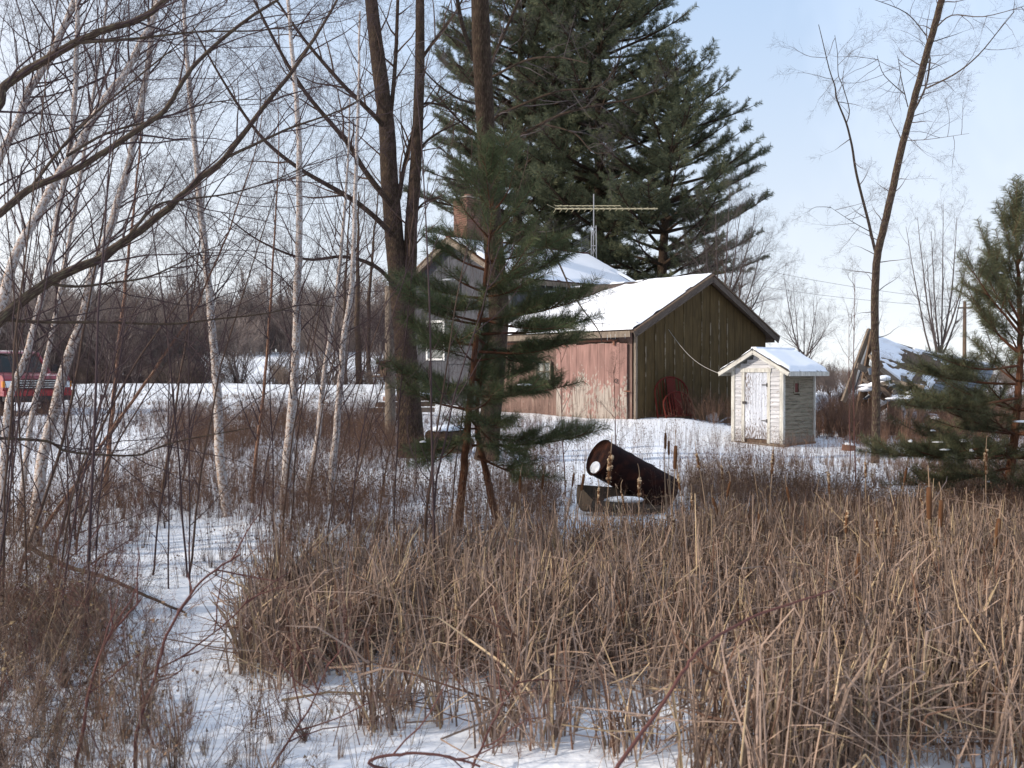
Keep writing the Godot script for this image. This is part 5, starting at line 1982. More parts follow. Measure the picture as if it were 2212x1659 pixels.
func build_weeds() -> void:
	rng.seed = 503
	var fine := []
	for i in 4:
		fine.append(weed_mesh(700 + i, 3, 7, true, 0.16))
	var tufts := []
	for i in 3:
		tufts.append(tuft_mesh(720 + i, 26, 0.35))
	var twiggy := []
	for i in 3:
		twiggy.append(weed_mesh(740 + i, 5, 12, false, 0.38, 0.0030))
	var put_all := func(o: Node3D, called: String, meshes: Array, places: Array, h0: float, h1: float, tilt: float, col: Callable) -> void:
		var xf := []
		var cs := PackedColorArray()
		for p in places:
			xf.append(upright(p, rf(h0, h1), tilt))
			cs.append(col.call())
		split_many(o, called, meshes, M.weed, xf, cs)
	var reddish := func() -> Color:
		var k := rf(0.6, 1.25)
		var c := Color(0.15, 0.078, 0.052).lerp(Color(0.19, 0.11, 0.07), rng.randf())
		return Color(c.r * k, c.g * k, c.b * k)
	var brown := func() -> Color: return weed_color()
	var strawy := func() -> Color: return straw_color() * 0.72
	# right: brown weeds between the reeds and the yard
	var o := mass("marsh_weeds", "brown mass of dry weeds between the reeds and the outhouse", "weeds")
	var right := func(u: float, v: float, p: Vector3) -> float:
		var n := bumps.get_noise_2d(p.x * 30.0, p.z * 30.0) * 0.5 + 0.5
		var a := ss(985, 1130, v) * ss(1400, 1290, v)
		a *= ss(1080, 1500, u) * 0.85 + 0.15
		a += 0.10 * ss(925, 960, v) * ss(1120, 1400, u)
		a *= 1.0 - 0.92 * ss(1150, 1260, u) * ss(1540, 1430, u) * ss(1300, 1180, v)
		return a * ss(0.2, 0.75, n)
	put_all.call(o, "stems", fine, scatter(4800, 6.2, 22.0, 1080, 2400, right), 0.28, 0.62, 0.2, brown)
	put_all.call(o, "pale_stems", fine, scatter(2600, 6.2, 16.0, 1080, 2400, right), 0.28, 0.6, 0.22, strawy)
	put_all.call(o, "tufts", tufts, scatter(2200, 6.2, 18.0, 1080, 2400, right), 0.2, 0.4, 0.15, strawy)
	# left: weeds through the snow under the birches
	o = mass("thicket_weeds", "thin brown weeds poking through snow under the birches", "weeds")
	var left := func(u: float, v: float, p: Vector3) -> float:
		var n := bumps.get_noise_2d(p.x * 26.0 + 7.0, p.z * 26.0) * 0.5 + 0.5
		var a := 0.30 + 0.7 * ss(890, 925, v) * ss(1035, 985, v) * ss(300, 430, u) * ss(900, 820, u)
		a += 0.7 * ss(1120, 1180, v) * ss(1320, 1270, v) * ss(480, 640, u)
		a += 0.75 * ss(1020, 1100, v) * ss(1300, 1230, v)
		return a * ss(0.2, 0.62, n) * ss(880, 905, v) * ss(1320, 1240, v) * ss(1240, 1160, u)
	put_all.call(o, "stems", fine, scatter(7600, 6.4, 26.0, -60, 1220, left), 0.3, 0.74, 0.16, brown)
	put_all.call(o, "tufts", tufts, scatter(1900, 6.4, 26.0, -60, 1220, left), 0.18, 0.38, 0.2, brown)
	var band := func(u: float, v: float, p: Vector3) -> float:
		return ss(893, 925, v) * ss(1030, 985, v) * ss(300, 430, u) * ss(900, 840, u) * ss(0.2, 0.6, bumps.get_noise_2d(p.x * 26.0 + 7.0, p.z * 26.0) * 0.5 + 0.5)
	put_all.call(o, "russet_stems", fine, scatter(900, 14.0, 28.0, 280, 900, band), 0.45, 0.9, 0.16, brown)
	# a few stalks on the open snow before the shed
	var yard := func(u: float, v: float, p: Vector3) -> float:
		return 0.5 * ss(905, 930, v) * (bumps.get_noise_2d(p.x * 20.0, p.z * 20.0) * 0.5 + 0.5)
	put_all.call(o, "stems", fine, scatter(420, 12.0, 26.0, 1100, 1620, yard), 0.3, 0.75, 0.2, brown)
	# reddish brush beyond and beside the privy
	o = mass("brush", "reddish brown waist-high brush around the fallen shed", "brush")
	var by_ruin := func(u: float, v: float, p: Vector3) -> float:
		if p.distance_to(Vector3(7.0, p.y, -22.2)) < 1.6:
			return 0.0
		return ss(835, 860, v) * ss(985, 950, v) * ss(1750, 1775, u)
	put_all.call(o, "stems", twiggy, scatter(1500, 19.0, 34.0, 1740, 2400, by_ruin), 0.7, 1.3, 0.25, brown)
	put_all.call(o, "tufts", tufts, scatter(900, 18.0, 30.0, 1740, 2400, by_ruin), 0.5, 0.95, 0.2, reddish)
	# brush at the shed corner
	var corner := func(_u: float, _v: float, p: Vector3) -> float:
		return 1.0 if p.distance_to(Vector3(6.0, p.y, -26.6)) < 1.25 else 0.0
	put_all.call(o, "stems", twiggy, scatter(75, 24.5, 28.5, 1480, 1620, corner), 0.5, 1.2, 0.35, brown)
	# tangle in the left foreground
	o = mass("bramble_tangle", "dark red-brown tangle of brambles and grass at the pool edge", "brush")
	var tangle := func(u: float, v: float, p: Vector3) -> float:
		var n := bumps.get_noise_2d(p.x * 50.0 + 30.0, p.z * 50.0) * 0.5 + 0.5
		var edge := 310.0 + (v - 1400.0) * 0.55
		var a := ss(edge + 90.0, edge - 160.0, u) * ss(1190, 1330, v)
		a = maxf(a, 0.28 * ss(1540, 1610, v) * ss(1000, 650, u))
		return a * (0.5 + 0.5 * ss(0.3, 0.7, n))
	put_all.call(o, "stems", twiggy, scatter(75, 3.4, 7.0, -120, 1050, tangle), 0.3, 0.7, 0.7, brown)
	put_all.call(o, "stems", fine, scatter(300, 3.4, 7.4, -120, 1050, tangle), 0.3, 0.75, 0.5, strawy)
	put_all.call(o, "grass", tufts, scatter(380, 3.4, 7.0, -120, 1000, tangle), 0.2, 0.45, 0.4, strawy)
	for mt in [M.brown_twig, M.red_twig]:
		var wild := []
		for p in scatter(48, 3.4, 7.0, -120, 1000, tangle):
			wild.append(Transform3D(aligned(Vector3(rf(-0.6, 1.1), 1.0, rf(-0.8, 0.8)), rf(0, TAU), rf(0.35, 0.85)), p - Vector3(0, 0.03, 0)))
		split_many(o, "twigs", sprays.slice(0, 5), mt, wild)
	# brown grass left on the road bank
	o = mass("bank_grass", "tawny grass showing through snow on the far road bank", "grass")
	var bank := func(_u: float, v: float, p: Vector3) -> float:
		var n := bumps.get_noise_2d(p.x * 14.0, p.z * 40.0) * 0.5 + 0.5
		return ss(846, 858, v) * ss(892, 878, v) * ss(0.42, 0.7, n)
	put_all.call(o, "tufts", tufts, scatter(1300, 28.0, 46.0, 150, 870, bank), 0.12, 0.28, 0.3, strawy)


func cane(label: String, pts: Array, r: float, mat_: Material, twigs: int) -> void:
	var base: Vector3 = pts[0]
	var o := thing("bramble_cane", label, "bramble", base)
	var q := []
	for p in pts:
		q.append(p - base)
	var path := smooth_path(q, 6, r * 0.5)
	var m := Mesher.new()
	var rr := taper(path, r, r * 0.45)
	m.tube(path, rr, 6)
	for i in 26:
		var k := rng.randi_range(0, path.size() - 2)
		var p := path[k].lerp(path[k + 1], rng.randf())
		var d := Vector3(rf(-1, 1), rf(-1, 1), rf(-1, 1)).normalized()
		m.tube(PackedVector3Array([p, p + d * 0.014]), PackedFloat32Array([0.0025, 0.0006]), 3)
	part(o, "stem", m.mesh(), mat_)
	if twigs > 0:
		var hang := []
		var b := Mesher.new()
		spread(b, path, rr, twigs, 0.25, 1.0, 0.35, 0.25, 0.8, 0.1, hang, 0.22, 1, 4, 2)
		part(o, "side_stems", b.mesh(), mat_)
		split_many(o, "twigs", sprays.slice(0, 2), mat_, hang)


func build_brambles() -> void:
	rng.seed = 504
	var g := foot(1080, 1720)
	cane("arching dark red bramble cane low over the open snow strip", [g, at(1117 * .72, 2304 * .72, 3.5), at(1200 * .72, 2268 * .72, 3.5), at(1325 * .72, 2274 * .72, 3.5), at(1440 * .72, 2306 * .72, 3.5)], 0.009, M.red_twig, 3)
	cane("long red bramble cane slanting up across the cattail reeds", [at(1800 * .72, 2420 * .72, 2.9), at(1857 * .72, 2304 * .72, 2.95), at(1950 * .72, 2175 * .72, 3.05), at(2048 * .72, 2022 * .72, 3.15), at(2117 * .72, 1939 * .72, 3.2), at(2247 * .72, 1860 * .72, 3.3), at(2372 * .72, 1814 * .72, 3.35), at(2502 * .72, 1772 * .72, 3.4)], 0.0075, M.red_twig, 0)
	cane("upright forked red bramble cane beside the frozen pool", [foot(285, 1690), at(407 * .72, 2200 * .72, 3.8), at(455 * .72, 2045 * .72, 3.9), at(510 * .72, 1883 * .72, 4.0), at(603 * .72, 1744 * .72, 4.1), at(718 * .72, 1666 * .72, 4.2)], 0.009, M.red_twig, 7)
	cane("bent red bramble cane leaning over the pool edge", [foot(330, 1620), at(420 * .72, 2060 * .72, 4.3), at(560 * .72, 1960 * .72, 4.4), at(700 * .72, 1850 * .72, 4.5), at(745 * .72, 1790 * .72, 4.5)], 0.006, M.red_twig, 5)
	cane("tangled red bramble cane rooted in the left foreground brush", [foot(150, 1720), at(250 * .72, 2150 * .72, 3.7), at(300 * .72, 1950 * .72, 3.8), at(420 * .72, 1800 * .72, 3.9)], 0.008, M.red_twig, 7)
	cane("thorny red bramble cane rising at the right edge of the snow strip", [foot(1010, 1690), at(1490 * .72, 2150 * .72, 3.9), at(1560 * .72, 2040 * .72, 4.0)], 0.006, M.red_twig, 4)
	cane("forked brown bramble cane in front of the leftmost reed clumps", [foot(560, 1710), at(860 * .72, 2230 * .72, 3.8), at(930 * .72, 2120 * .72, 3.9), at(985 * .72, 1990 * .72, 4.0)], 0.006, M.red_twig, 6)
	# fallen stick on the pool ice and a snapped reed beside it
	var a := foot(50, 1222)
	var b := foot(397, 1336)
	var o := thing("fallen_branch", "grey broken branch lying across the frozen pool", "branch", (a + b) * 0.5)
	var c := (a + b) * 0.5
	var m := Mesher.new()
	var path := smooth_path([a - c + Vector3(0, 0.16, 0), (a - c) * 0.4 + Vector3(0, 0.09, 0), Vector3(0.1, 0.06, 0), (b - c) * 0.6 + Vector3(0, 0.05, 0), b - c + Vector3(0, 0.02, 0)], 6, 0.006)
	var rr := taper(path, 0.022, 0.008)
	m.tube(path, rr, 7)
	part(o, "stem", m.mesh(), M.limb)
	var hang := []
	var bm := Mesher.new()
	spread(bm, path, rr, 5, 0.1, 0.9, 0.5, 0.3, 0.8, 0.2, hang, 0.3, 1, 4, 2)
	part(o, "side_stems", bm.mesh(), M.twig)
	split_many(o, "twigs", sprays.slice(0, 2), M.twig, hang)
	var s0 := foot(165, 1322)
	var s1 := foot(258, 1298)
	m = Mesher.new()
	m.bar(Vector3(0, 0.02, 0), s1 - s0 + Vector3(0, 0.12, 0), 0.02, 0.006)
	solo("straw_stem", m.mesh(), M.stalk, "single pale straw stem leaning on the fallen branch", "reed", "", s0)


func build_trees() -> void:
	rng.seed = 505
	var G := "birches of the thicket"
	var list := [
		["birch", "stout white birch leaning right with black knots before the red truck", [[100, 1640], [120, 1416], [157, 1254], [199, 1092], [250, 953], [282, 814], [315, 741], [352, 625], [393, 486], [407, 417], [435, 278], [463, 93], [480, -60]], 8.6, 9.2, 0.056, 0.022],
		["birch", "thick white birch leaning steeply across the sky over the thicket", [[-75, 1600], [-50, 1200], [10, 900], [60, 741], [116, 648], [176, 532], [231, 454], [278, 370], [324, 296], [384, 218], [430, 130], [467, 56], [500, -60]], 7.6, 8.6, 0.052, 0.026],
		["birch", "white birch leaning in from beyond the left edge, cut by the dark limb", [[-130, 1600], [-100, 1000], [-60, 700], [0, 486], [60, 370], [88, 287], [130, 218], [185, 116], [231, 9], [260, -60]], 8.2, 9.0, 0.046, 0.028],
		["birch", "slender birch standing close in front of the red truck's hood", [[-5, 1620], [10, 1400], [28, 1199], [79, 1069], [110, 950], [153, 790], [176, 648], [199, 532], [218, 417], [231, 278], [236, 139], [241, -40]], 8.0, 8.8, 0.036, 0.02],
		["birch", "thin pale birch between the two stout leaning ones", [[55, 1560], [95, 1250], [130, 1115], [162, 976], [185, 860], [215, 700], [240, 560], [262, 430], [290, 260], [320, 80], [330, -40]], 9.4, 9.8, 0.032, 0.012],
		["birch", "straight white birch with a dark base rising past the snowbank", [[850, 1540], [857, 1448], [865, 1338], [878, 1216], [886, 1094], [890, 972], [892, 870], [898, 741], [900, 555], [898, 393], [884, 208], [870, 46], [866, -40]], 11.2, 11.6, 0.064, 0.02],
		["birch", "upright white birch bowed slightly left above the snowbank", [[684, 1590], [674, 1501], [658, 1379], [654, 1216], [646, 1094], [634, 952], [627, 850], [616, 741], [597, 555], [583, 370], [569, 231], [560, 93], [553, -40]], 10.4, 10.8, 0.06, 0.02],
		["birch", "pale birch stem nearest the large forked maple", [[980, 1580], [988, 1521], [1000, 1379], [1012, 1257], [1024, 1114], [1032, 1013], [1053, 890], [1062, 750], [1070, 500], [1078, 250], [1082, 40]], 11.6, 12.0, 0.05, 0.012],
		["birch", "pale birch stem leaning toward its twin beside the maple", [[915, 1560], [935, 1411], [955, 1297], [971, 1135], [987, 1033], [1012, 870], [1030, 700], [1045, 500], [1052, 300]], 12.2, 12.4, 0.044, 0.01],
	]
	for b in list:
		var pts := rooted(marks(b[2], b[3], b[4]))
		bare_tree(b[0], b[1], "birch tree", G, [[pts, b[5], b[6], 4]], M.birch, M.twig, {"boughs": 28, "from": 0.3, "long": 1.5, "short": 0.8, "open": 0.75, "rise": 0.25, "twig": 0.55, "wiggle": 0.1, "kinds": 3, "dense": 3, "bough_r": 0.009})
	var young := [
		["thin brown young birch beside the straight white one", [[755, 1560], [760, 1460], [772, 1318], [788, 1196], [804, 1033], [815, 870], [830, 650], [838, 420], [835, 250]], 11.8, 0.026],
		["bronze sapling leaning far right over the snowbank", [[90, 1640], [220, 1460], [300, 1338], [402, 1196], [503, 1053], [585, 931], [621, 850], [690, 690], [760, 480], [800, 300]], 8.8, 0.022],
		["rusty young birch standing behind the red truck's front corner", [[318, 1430], [330, 1300], [345, 1150], [360, 1000], [378, 850], [395, 700], [420, 480], [440, 260], [455, 60]], 12.5, 0.034],
		["thin brown sapling left of the bowed birch", [[470, 1560], [500, 1380], [530, 1200], [560, 1010], [590, 820], [610, 640], [640, 430]], 10.6, 0.016],
		["thin dark sapling rooted in the left brush", [[60, 1700], [110, 1560], [170, 1380], [215, 1200], [250, 1000], [290, 790], [330, 560], [360, 300]], 7.2, 0.014],
		["leaning dark sapling with forked top in the left brush", [[150, 1700], [190, 1560], [240, 1420], [330, 1230], [440, 1040], [560, 880], [640, 760]], 7.6, 0.014],
		["dark twin sapling between the brush and the bowed birch", [[230, 1610], [270, 1490], [340, 1350], [430, 1200], [520, 1060], [600, 960]], 8.2, 0.011],
		["wiry sapling arching over the weeds below the maple", [[1010, 1680], [1040, 1540], [1085, 1380], [1120, 1240], [1160, 1120], [1190, 1040]], 9.8, 0.010],
		["wiry upright sapling between the paired birches", [[930, 1640], [925, 1500], [945, 1370], [968, 1220], [1000, 1080], [1010, 950]], 10.2, 0.010],
		["slim sapling with drooping twigs in front of the post", [[1130, 1600], [1150, 1450], [1180, 1300], [1200, 1200], [1215, 1120]], 10.0, 0.010],
	]
	for b in young:
		var pts := rooted(marks(b[1], b[2], b[2] + 0.5))
		var bronze: bool = b[3] > 0.02
		bare_tree("sapling", b[0], "sapling", "saplings of the thicket", [[pts, b[3], 0.004, 4]], M.young_birch if bronze else M.brown_twig, M.twig, {"boughs": 16, "from": 0.2, "long": 0.9, "short": 0.5, "open": 0.7, "rise": 0.3, "twig": 0.45, "wiggle": 0.3, "sides": 6})
	# more whips in the thicket, too alike to tell apart
	for i in 34:
		var u := rf(-60, 980) if i < 24 else rf(-60, 420)
		var p := foot(u, rf(1080, 1330) if u > 300.0 else rf(1150, 1420))
		var h := rf(1.8, 4.2)
		var lean := Vector3(rf(-0.2, 0.55), 0, rf(-0.3, 0.3)) * h * 0.5
		bare_tree("whip", "thin dark whip of a sapling among the birches", "sapling", "dark whips among the birches", [[[p - Vector3(0, 0.1, 0), p + Vector3(0, h * 0.45, 0) + lean * 0.3, p + Vector3(0, h, 0) + lean], rf(0.006, 0.012), 0.003, 5]], M.twig if i % 3 else M.brown_twig, M.twig, {"boughs": 7, "from": 0.2, "long": 0.7, "short": 0.35, "open": 0.6, "rise": 0.35, "twig": 0.32, "wiggle": 1.2, "sides": 5, "dense": 1, "bough_r": 0.005})
	# the big limbed tree rooted left of the view
	var root := on_ground(-4.3, -6.0)
	var L := func(list_: Array, d0: float, d1: float) -> Array: return marks(list_, d0, d1)
	var stem := [root - Vector3(0, 0.1, 0), root + Vector3(0.05, 0.9, 0), root + Vector3(0.2, 1.7, 0.1), root + Vector3(0.1, 2.6, 0.0), root + Vector3(-0.2, 3.6, 0)]
	var lines := [
		[stem, 0.11, 0.05],
		[[stem[2] + Vector3(0, 0.3, 0)] + L.call([[-90, 420], [0, 324], [12, 275], [51, 240], [139, 185], [231, 134], [324, 93], [393, 74], [463, 42], [530, -20]], 5.9, 6.6), 0.040, 0.020, 4],
		[[stem[2]] + L.call([[-120, 720], [0, 643], [93, 569], [222, 514], [324, 453], [417, 393], [500, 333], [546, 259], [593, 194], [694, 102], [787, 37], [860, -10]], 5.9, 7.4), 0.030, 0.010, 4],
		[[stem[1] + Vector3(0, 0.5, 0)] + L.call([[-60, 1010], [46, 921], [139, 851], [222, 810], [300, 777], [370, 727], [440, 680], [523, 611], [593, 546], [676, 477], [787, 333], [880, 218], [949, 116], [1030, -20]], 6.0, 8.0), 0.042, 0.010, 4],
		[L.call([[676, 477], [787, 426], [880, 384], [1024, 333], [1150, 260]], 6.85, 7.6), 0.014, 0.004, 4],
		[[stem[1] + Vector3(0, 0.3, 0)] + L.call([[-60, 950], [0, 958], [139, 967], [324, 967], [509, 972], [648, 958], [810, 939], [900, 915], [1000, 920]], 6.0, 7.6), 0.017, 0.004, 4],
		[[stem[1] - Vector3(0, 0.1, 0)] + L.call([[-40, 1310], [0, 1315], [139, 1324], [199, 1354], [324, 1366], [417, 1365], [463, 1347], [556, 1319], [764, 1282]], 5.9, 6.8), 0.014, 0.004, 4],
		[L.call([[139, 851], [230, 860], [330, 850], [440, 833], [520, 800], [600, 760], [680, 730]], 6.3, 7.4), 0.012, 0.003, 4],
		[L.call([[380, 720], [470, 620], [560, 600], [700, 580], [830, 540], [960, 480]], 6.5, 7.6), 0.012, 0.003, 4],
		[L.call([[205, 470], [330, 400], [480, 360], [640, 310], [800, 300]], 6.3, 7.2), 0.011, 0.003, 4],
		[L.call([[231, 134], [420, 120], [600, 100], [800, 95], [980, 60]], 6.2, 7.2), 0.011, 0.003, 4],
		[L.call([[93, 569], [230, 400], [400, 250], [560, 120], [640, 30]], 6.2, 7.2), 0.011, 0.003, 4],
	]
	bare_tree("overhanging_tree", "dark grey tree at the left with long limbs sweeping across the sky", "tree", "", lines, M.limb, M.twig, {"boughs": 4, "limb_boughs": 11, "from": 0.5, "long": 1.0, "short": 0.6, "open": 0.6, "rise": 0.1, "twig": 0.42, "wiggle": 0.12, "dense": 3, "bough_r": 0.008})

	# large forked maple
	rng.seed = 506
	var D := 17.4
	var d := func(list_: Array, d1: float) -> Array: return marks(list_, D, d1, 1.0)
	lines = [
		[rooted(d.call([[889, 985], [884, 880], [878, 780], [870, 680], [862, 600], [856, 545], [849, 470], [842, 380], [838, 290], [826, 190], [814, 100], [800, -30]], D)), 0.235, 0.115, 5],
		[d.call([[878, 700], [884, 620], [887, 550], [888, 490], [893, 430], [900, 330], [905, 230], [908, 130], [908, -30]], D), 0.15, 0.085, 5],
		[d.call([[862, 430], [872, 370], [884, 320], [892, 290]], D), 0.05, 0.035, 5],
		[d.call([[838, 300], [848, 220], [856, 120], [860, 20], [862, -40]], D), 0.05, 0.03, 5],
		[d.call([[848, 455], [834, 430], [787, 367], [757, 317], [735, 290], [660, 200], [600, 100], [540, -20]], D - 1.5), 0.062, 0.02, 5],
		[d.call([[852, 520], [834, 493], [787, 450], [737, 417], [640, 360], [560, 290], [480, 170], [420, 60]], D - 2.0), 0.055, 0.012, 5],
		[d.call([[832, 280], [817, 260], [770, 213], [737, 180], [660, 90], [590, -10]], D - 1.0), 0.05, 0.02, 5],
		[d.call([[860, 640], [838, 600], [800, 570], [740, 555], [660, 560], [560, 520], [480, 460]], D - 2.5), 0.045, 0.008, 5],
		[d.call([[897, 350], [915, 315], [945, 290], [985, 270], [1030, 250]], D + 1.0), 0.03, 0.008, 5],
		[d.call([[900, 235], [925, 225], [965, 235], [1000, 270], [1030, 300]], D + 1.0), 0.03, 0.008, 5],
		[d.call([[905, 140], [940, 90], [985, 30], [1010, -20]], D), 0.035, 0.015, 5],
		[d.call([[893, 470], [915, 440], [950, 430], [1000, 460]], D), 0.026, 0.006, 5],
	]
	bare_tree("forked_maple", "large rough-barked maple forking into two trunks before the house", "tree", "", lines, M.bark, M.brown_twig, {"boughs": 6, "limb_boughs": 8, "from": 0.6, "long": 1.6, "short": 1.0, "open": 0.7, "rise": 0.12, "twig": 0.7, "flare": 0.35, "lump": 0.10, "wiggle": 0.02, "sides": 18, "dense": 2})
	# straight trunk behind the young pine
	D = 14.3
	lines = [
		[rooted(d.call([[1050, 1030], [1056, 940], [1064, 850], [1074, 740], [1076, 650], [1068, 560], [1060, 450], [1052, 330], [1046, 230], [1041, 120], [1036, -30]], D)), 0.205, 0.135, 5],
		[d.call([[1044, 190], [1024, 130], [1000, 60], [984, -20]], D), 0.05, 0.03, 5],
		[d.call([[1050, 180], [1070, 120], [1110, 30], [1130, -20]], D), 0.035, 0.02, 5],
		[d.call([[1057, 295], [1070, 257], [1117, 233], [1204, 200], [1290, 190], [1330, 150]], D + 1.2), 0.032, 0.008, 5],
		[d.call([[1062, 340], [1117, 300], [1204, 253], [1287, 230], [1370, 215], [1437, 190]], D + 1.6), 0.038, 0.009, 5],
		[d.call([[1062, 170], [1137, 133], [1204, 127], [1270, 140]], D - 0.8), 0.026, 0.007, 5],
		[d.call([[1068, 560], [1130, 500], [1190, 540], [1240, 640], [1290, 710], [1300, 740]], D - 1.8), 0.024, 0.006, 5],
		[d.call([[1175, 270], [1240, 290], [1280, 330], [1320, 330]], D + 1.4), 0.02, 0.006, 5],
		[d.call([[1046, 230], [990, 215], [930, 170], [880, 100]], D - 1.0), 0.026, 0.006, 5],
	]
	bare_tree("ridged_hardwood", "straight ridge-barked trunk standing right behind the young pine", "tree", "", lines, M.bark, M.grey_twig, {"boughs": 3, "limb_boughs": 6, "from": 0.5, "long": 0.9, "short": 0.6, "open": 0.7, "rise": 0.1, "twig": 0.45, "flare": 0.3, "lump": 0.10, "wiggle": 0.02, "sides": 18, "dense": 3})
	# slim forked tree on the right
	D = 12.0
	lines = [
		[rooted(d.call([[1890, 1072], [1892, 980], [1893, 880], [1891, 780], [1889, 690], [1890, 600], [1895, 545], [1908, 490], [1928, 400], [1948, 310], [1966, 240], [1984, 170], [2000, 110], [2020, 40], [2040, -40]], D)), 0.078, 0.042, 4],
		[d.call([[1892, 552], [1886, 530], [1871, 467], [1848, 377], [1838, 317], [1825, 267], [1805, 217], [1801, 190], [1788, 150], [1765, 57]], D), 0.030, 0.004, 4],
		[d.call([[1826, 268], [1832, 240], [1818, 190], [1808, 165], [1806, 120], [1800, 80]], D), 0.010, 0.003, 4],
		[d.call([[1965, 253], [1995, 193], [2005, 133], [2001, 117], [2020, 60]], D + 0.3), 0.020, 0.005, 4],
		[d.call([[1998, 193], [2058, 163], [2108, 123], [2160, 60], [2185, 30]], D + 0.5), 0.016, 0.004, 4],
		[d.call([[2018, 63], [2051, 37], [2118, 40], [2208, 17]], D + 0.3), 0.014, 0.004, 4],
		[d.call([[1958, 233], [1945, 180], [1935, 123]], D), 0.010, 0.003, 4],
		[d.call([[1952, 207], [1908, 167], [1891, 123]], D - 0.2), 0.010, 0.003, 4],
		[d.call([[1996, 80], [1955, 33], [1875, 0]], D), 0.012, 0.003, 4],
		[d.call([[1953, 305], [2000, 303], [2090, 290]], D), 0.008, 0.002, 4],
		[d.call([[1876, 500], [1840, 480], [1790, 447]], D), 0.008, 0.002, 4],
	]
	bare_tree("slim_forked_tree", "slim grey-barked tree with a V fork leaning right beside the fallen shed", "tree", "", lines, M.limb, M.grey_twig, {"boughs": 34, "limb_boughs": 8, "from": 0.22, "long": 0.5, "short": 0.45, "open": 1.2, "rise": 0.0, "twig": 0.36, "wiggle": 0.05, "sides": 10, "dense": 2, "bough_r": 0.009})

	# small leafless trees of the background
	rng.seed = 507
	D = 24.0
	var multi := func(label: String, base: Array, dd: float, fan: Array, r: float, mat_: Material, opt: Dictionary) -> void:
		var b0 := on_ground(at(base[0], base[1], dd).x, -dd)
		var ls := [[[b0 - Vector3(0, 0.1, 0), b0.lerp(at(base[0], base[1], dd), 0.6), at(base[0], base[1], dd)], r, r * 0.8, 4]]
		for f in fan:
			var e := at(f[0], f[1], dd + rf(-1.0, 1.0))
			var s := b0.lerp(at(base[0], base[1], dd), rf(0.25, 1.0))
			var mid := s.lerp(e, 0.45)
			mid.x = lerpf(mid.x, e.x, 0.25)
			ls.append([[s, mid, e], r * 0.7, r * 0.12, 5])
		bare_tree("small_tree", label, "small tree", "", ls, mat_, mat_, opt)
	multi.call("multi-stemmed leafless small tree behind the fallen shed's ridge", [2033, 745], 33.0, [[1955, 490], [1980, 470], [2010, 500], [2035, 440], [2065, 470], [2095, 520], [2000, 560], [2080, 600]], 0.055, M.grey_twig, {"boughs": 2, "limb_boughs": 10, "long": 1.1, "short": 0.6, "open": 0.55, "rise": 0.35, "twig": 0.6, "wiggle": 0.3})
	multi.call("bushy leafless small tree behind the outhouse roof", [1735, 760], 32.0, [[1692, 590], [1712, 610], [1735, 640], [1765, 650], [1790, 700], [1690, 690], [1760, 720]], 0.04, M.grey_twig, {"boughs": 2, "limb_boughs": 10, "long": 0.9, "short": 0.5, "open": 0.6, "rise": 0.35, "twig": 0.5, "wiggle": 0.3})
	multi.call("twiggy leafless tree in front of the right-hand pine", [1555, 640], 36.0, [[1520, 500], [1545, 440], [1575, 410], [1600, 450], [1630, 470], [1650, 520], [1610, 560], [1500, 560], [1655, 600]], 0.07, M.grey_twig, {"boughs": 3, "limb_boughs": 14, "long": 1.5, "short": 0.8, "open": 0.7, "rise": 0.2, "twig": 0.8, "wiggle": 0.4, "levels": 1})
	multi.call("dark scrubby tree standing at the shed's far corner", [1590, 690], 34.0, [[1560, 560], [1600, 570], [1630, 600], [1650, 640]], 0.05, M.brown_twig, {"boughs": 3, "limb_boughs": 12, "long": 1.0, "short": 0.6, "open": 0.8, "rise": 0.2, "twig": 0.6, "wiggle": 0.4})
	for q in [[1850, 1000, 13.0, 600, "thin reddish sapling left of the slim forked tree"], [1838, 960, 16.0, 680, "thin grey sapling over the brush by the outhouse"], [1712, 900, 11.5, 700, ""], [1222, 980, 12.0, 760, "forked wiry sapling in front of the sliding door"], [1330, 1000, 12.5, 800, "wiry sapling rising before the shed's corner post"]]:
		if q[4] == "":
			continue
		var b0 := on_ground(at(q[0], q[1], q[2]).x, -q[2])
		var e := at(q[0] + rf(-14, 14), q[3], q[2])
		bare_tree("sapling", q[4], "sapling", "", [[[b0 - Vector3(0, 0.05, 0), b0.lerp(e, 0.5) + Vector3(rf(-.05, .05), 0, 0), e], 0.010, 0.003, 6]], M.red_twig, M.brown_twig, {"boughs": 9, "from": 0.25, "long": 0.45, "short": 0.3, "open": 0.6, "rise": 0.3, "twig": 0.25, "wiggle": 0.5, "sides": 5, "dense": 3})
	# hardwoods left of the house
	for q in [[775, 46.0, 0.19, "tall grey hardwood across the road left of the house"], [802, 50.0, 0.15, "slimmer grey hardwood next to the tall one across the road"], [748, 54.0, 0.12, "thin grey hardwood across the road behind the twin birches"]]:
		var b0 := on_ground((q[0] - 1106.0) / LENS * q[1], -q[1])
		var h := rf(9.0, 12.0)
		bare_tree("roadside_tree", q[3], "tree", "", [[[b0 - Vector3(0, 0.2, 0), b0 + Vector3(rf(-.2, .3), h * 0.4, 0), b0 + Vector3(rf(-.3, .5), h, 0)], q[2], 0.03, 8]], M.limb, M.brown_twig, {"boughs": 18, "from": 0.3, "long": 2.8, "short": 1.2, "open": 0.6, "rise": 0.25, "twig": 1.1, "wiggle": 0.3, "levels": 1, "kinds": 3})


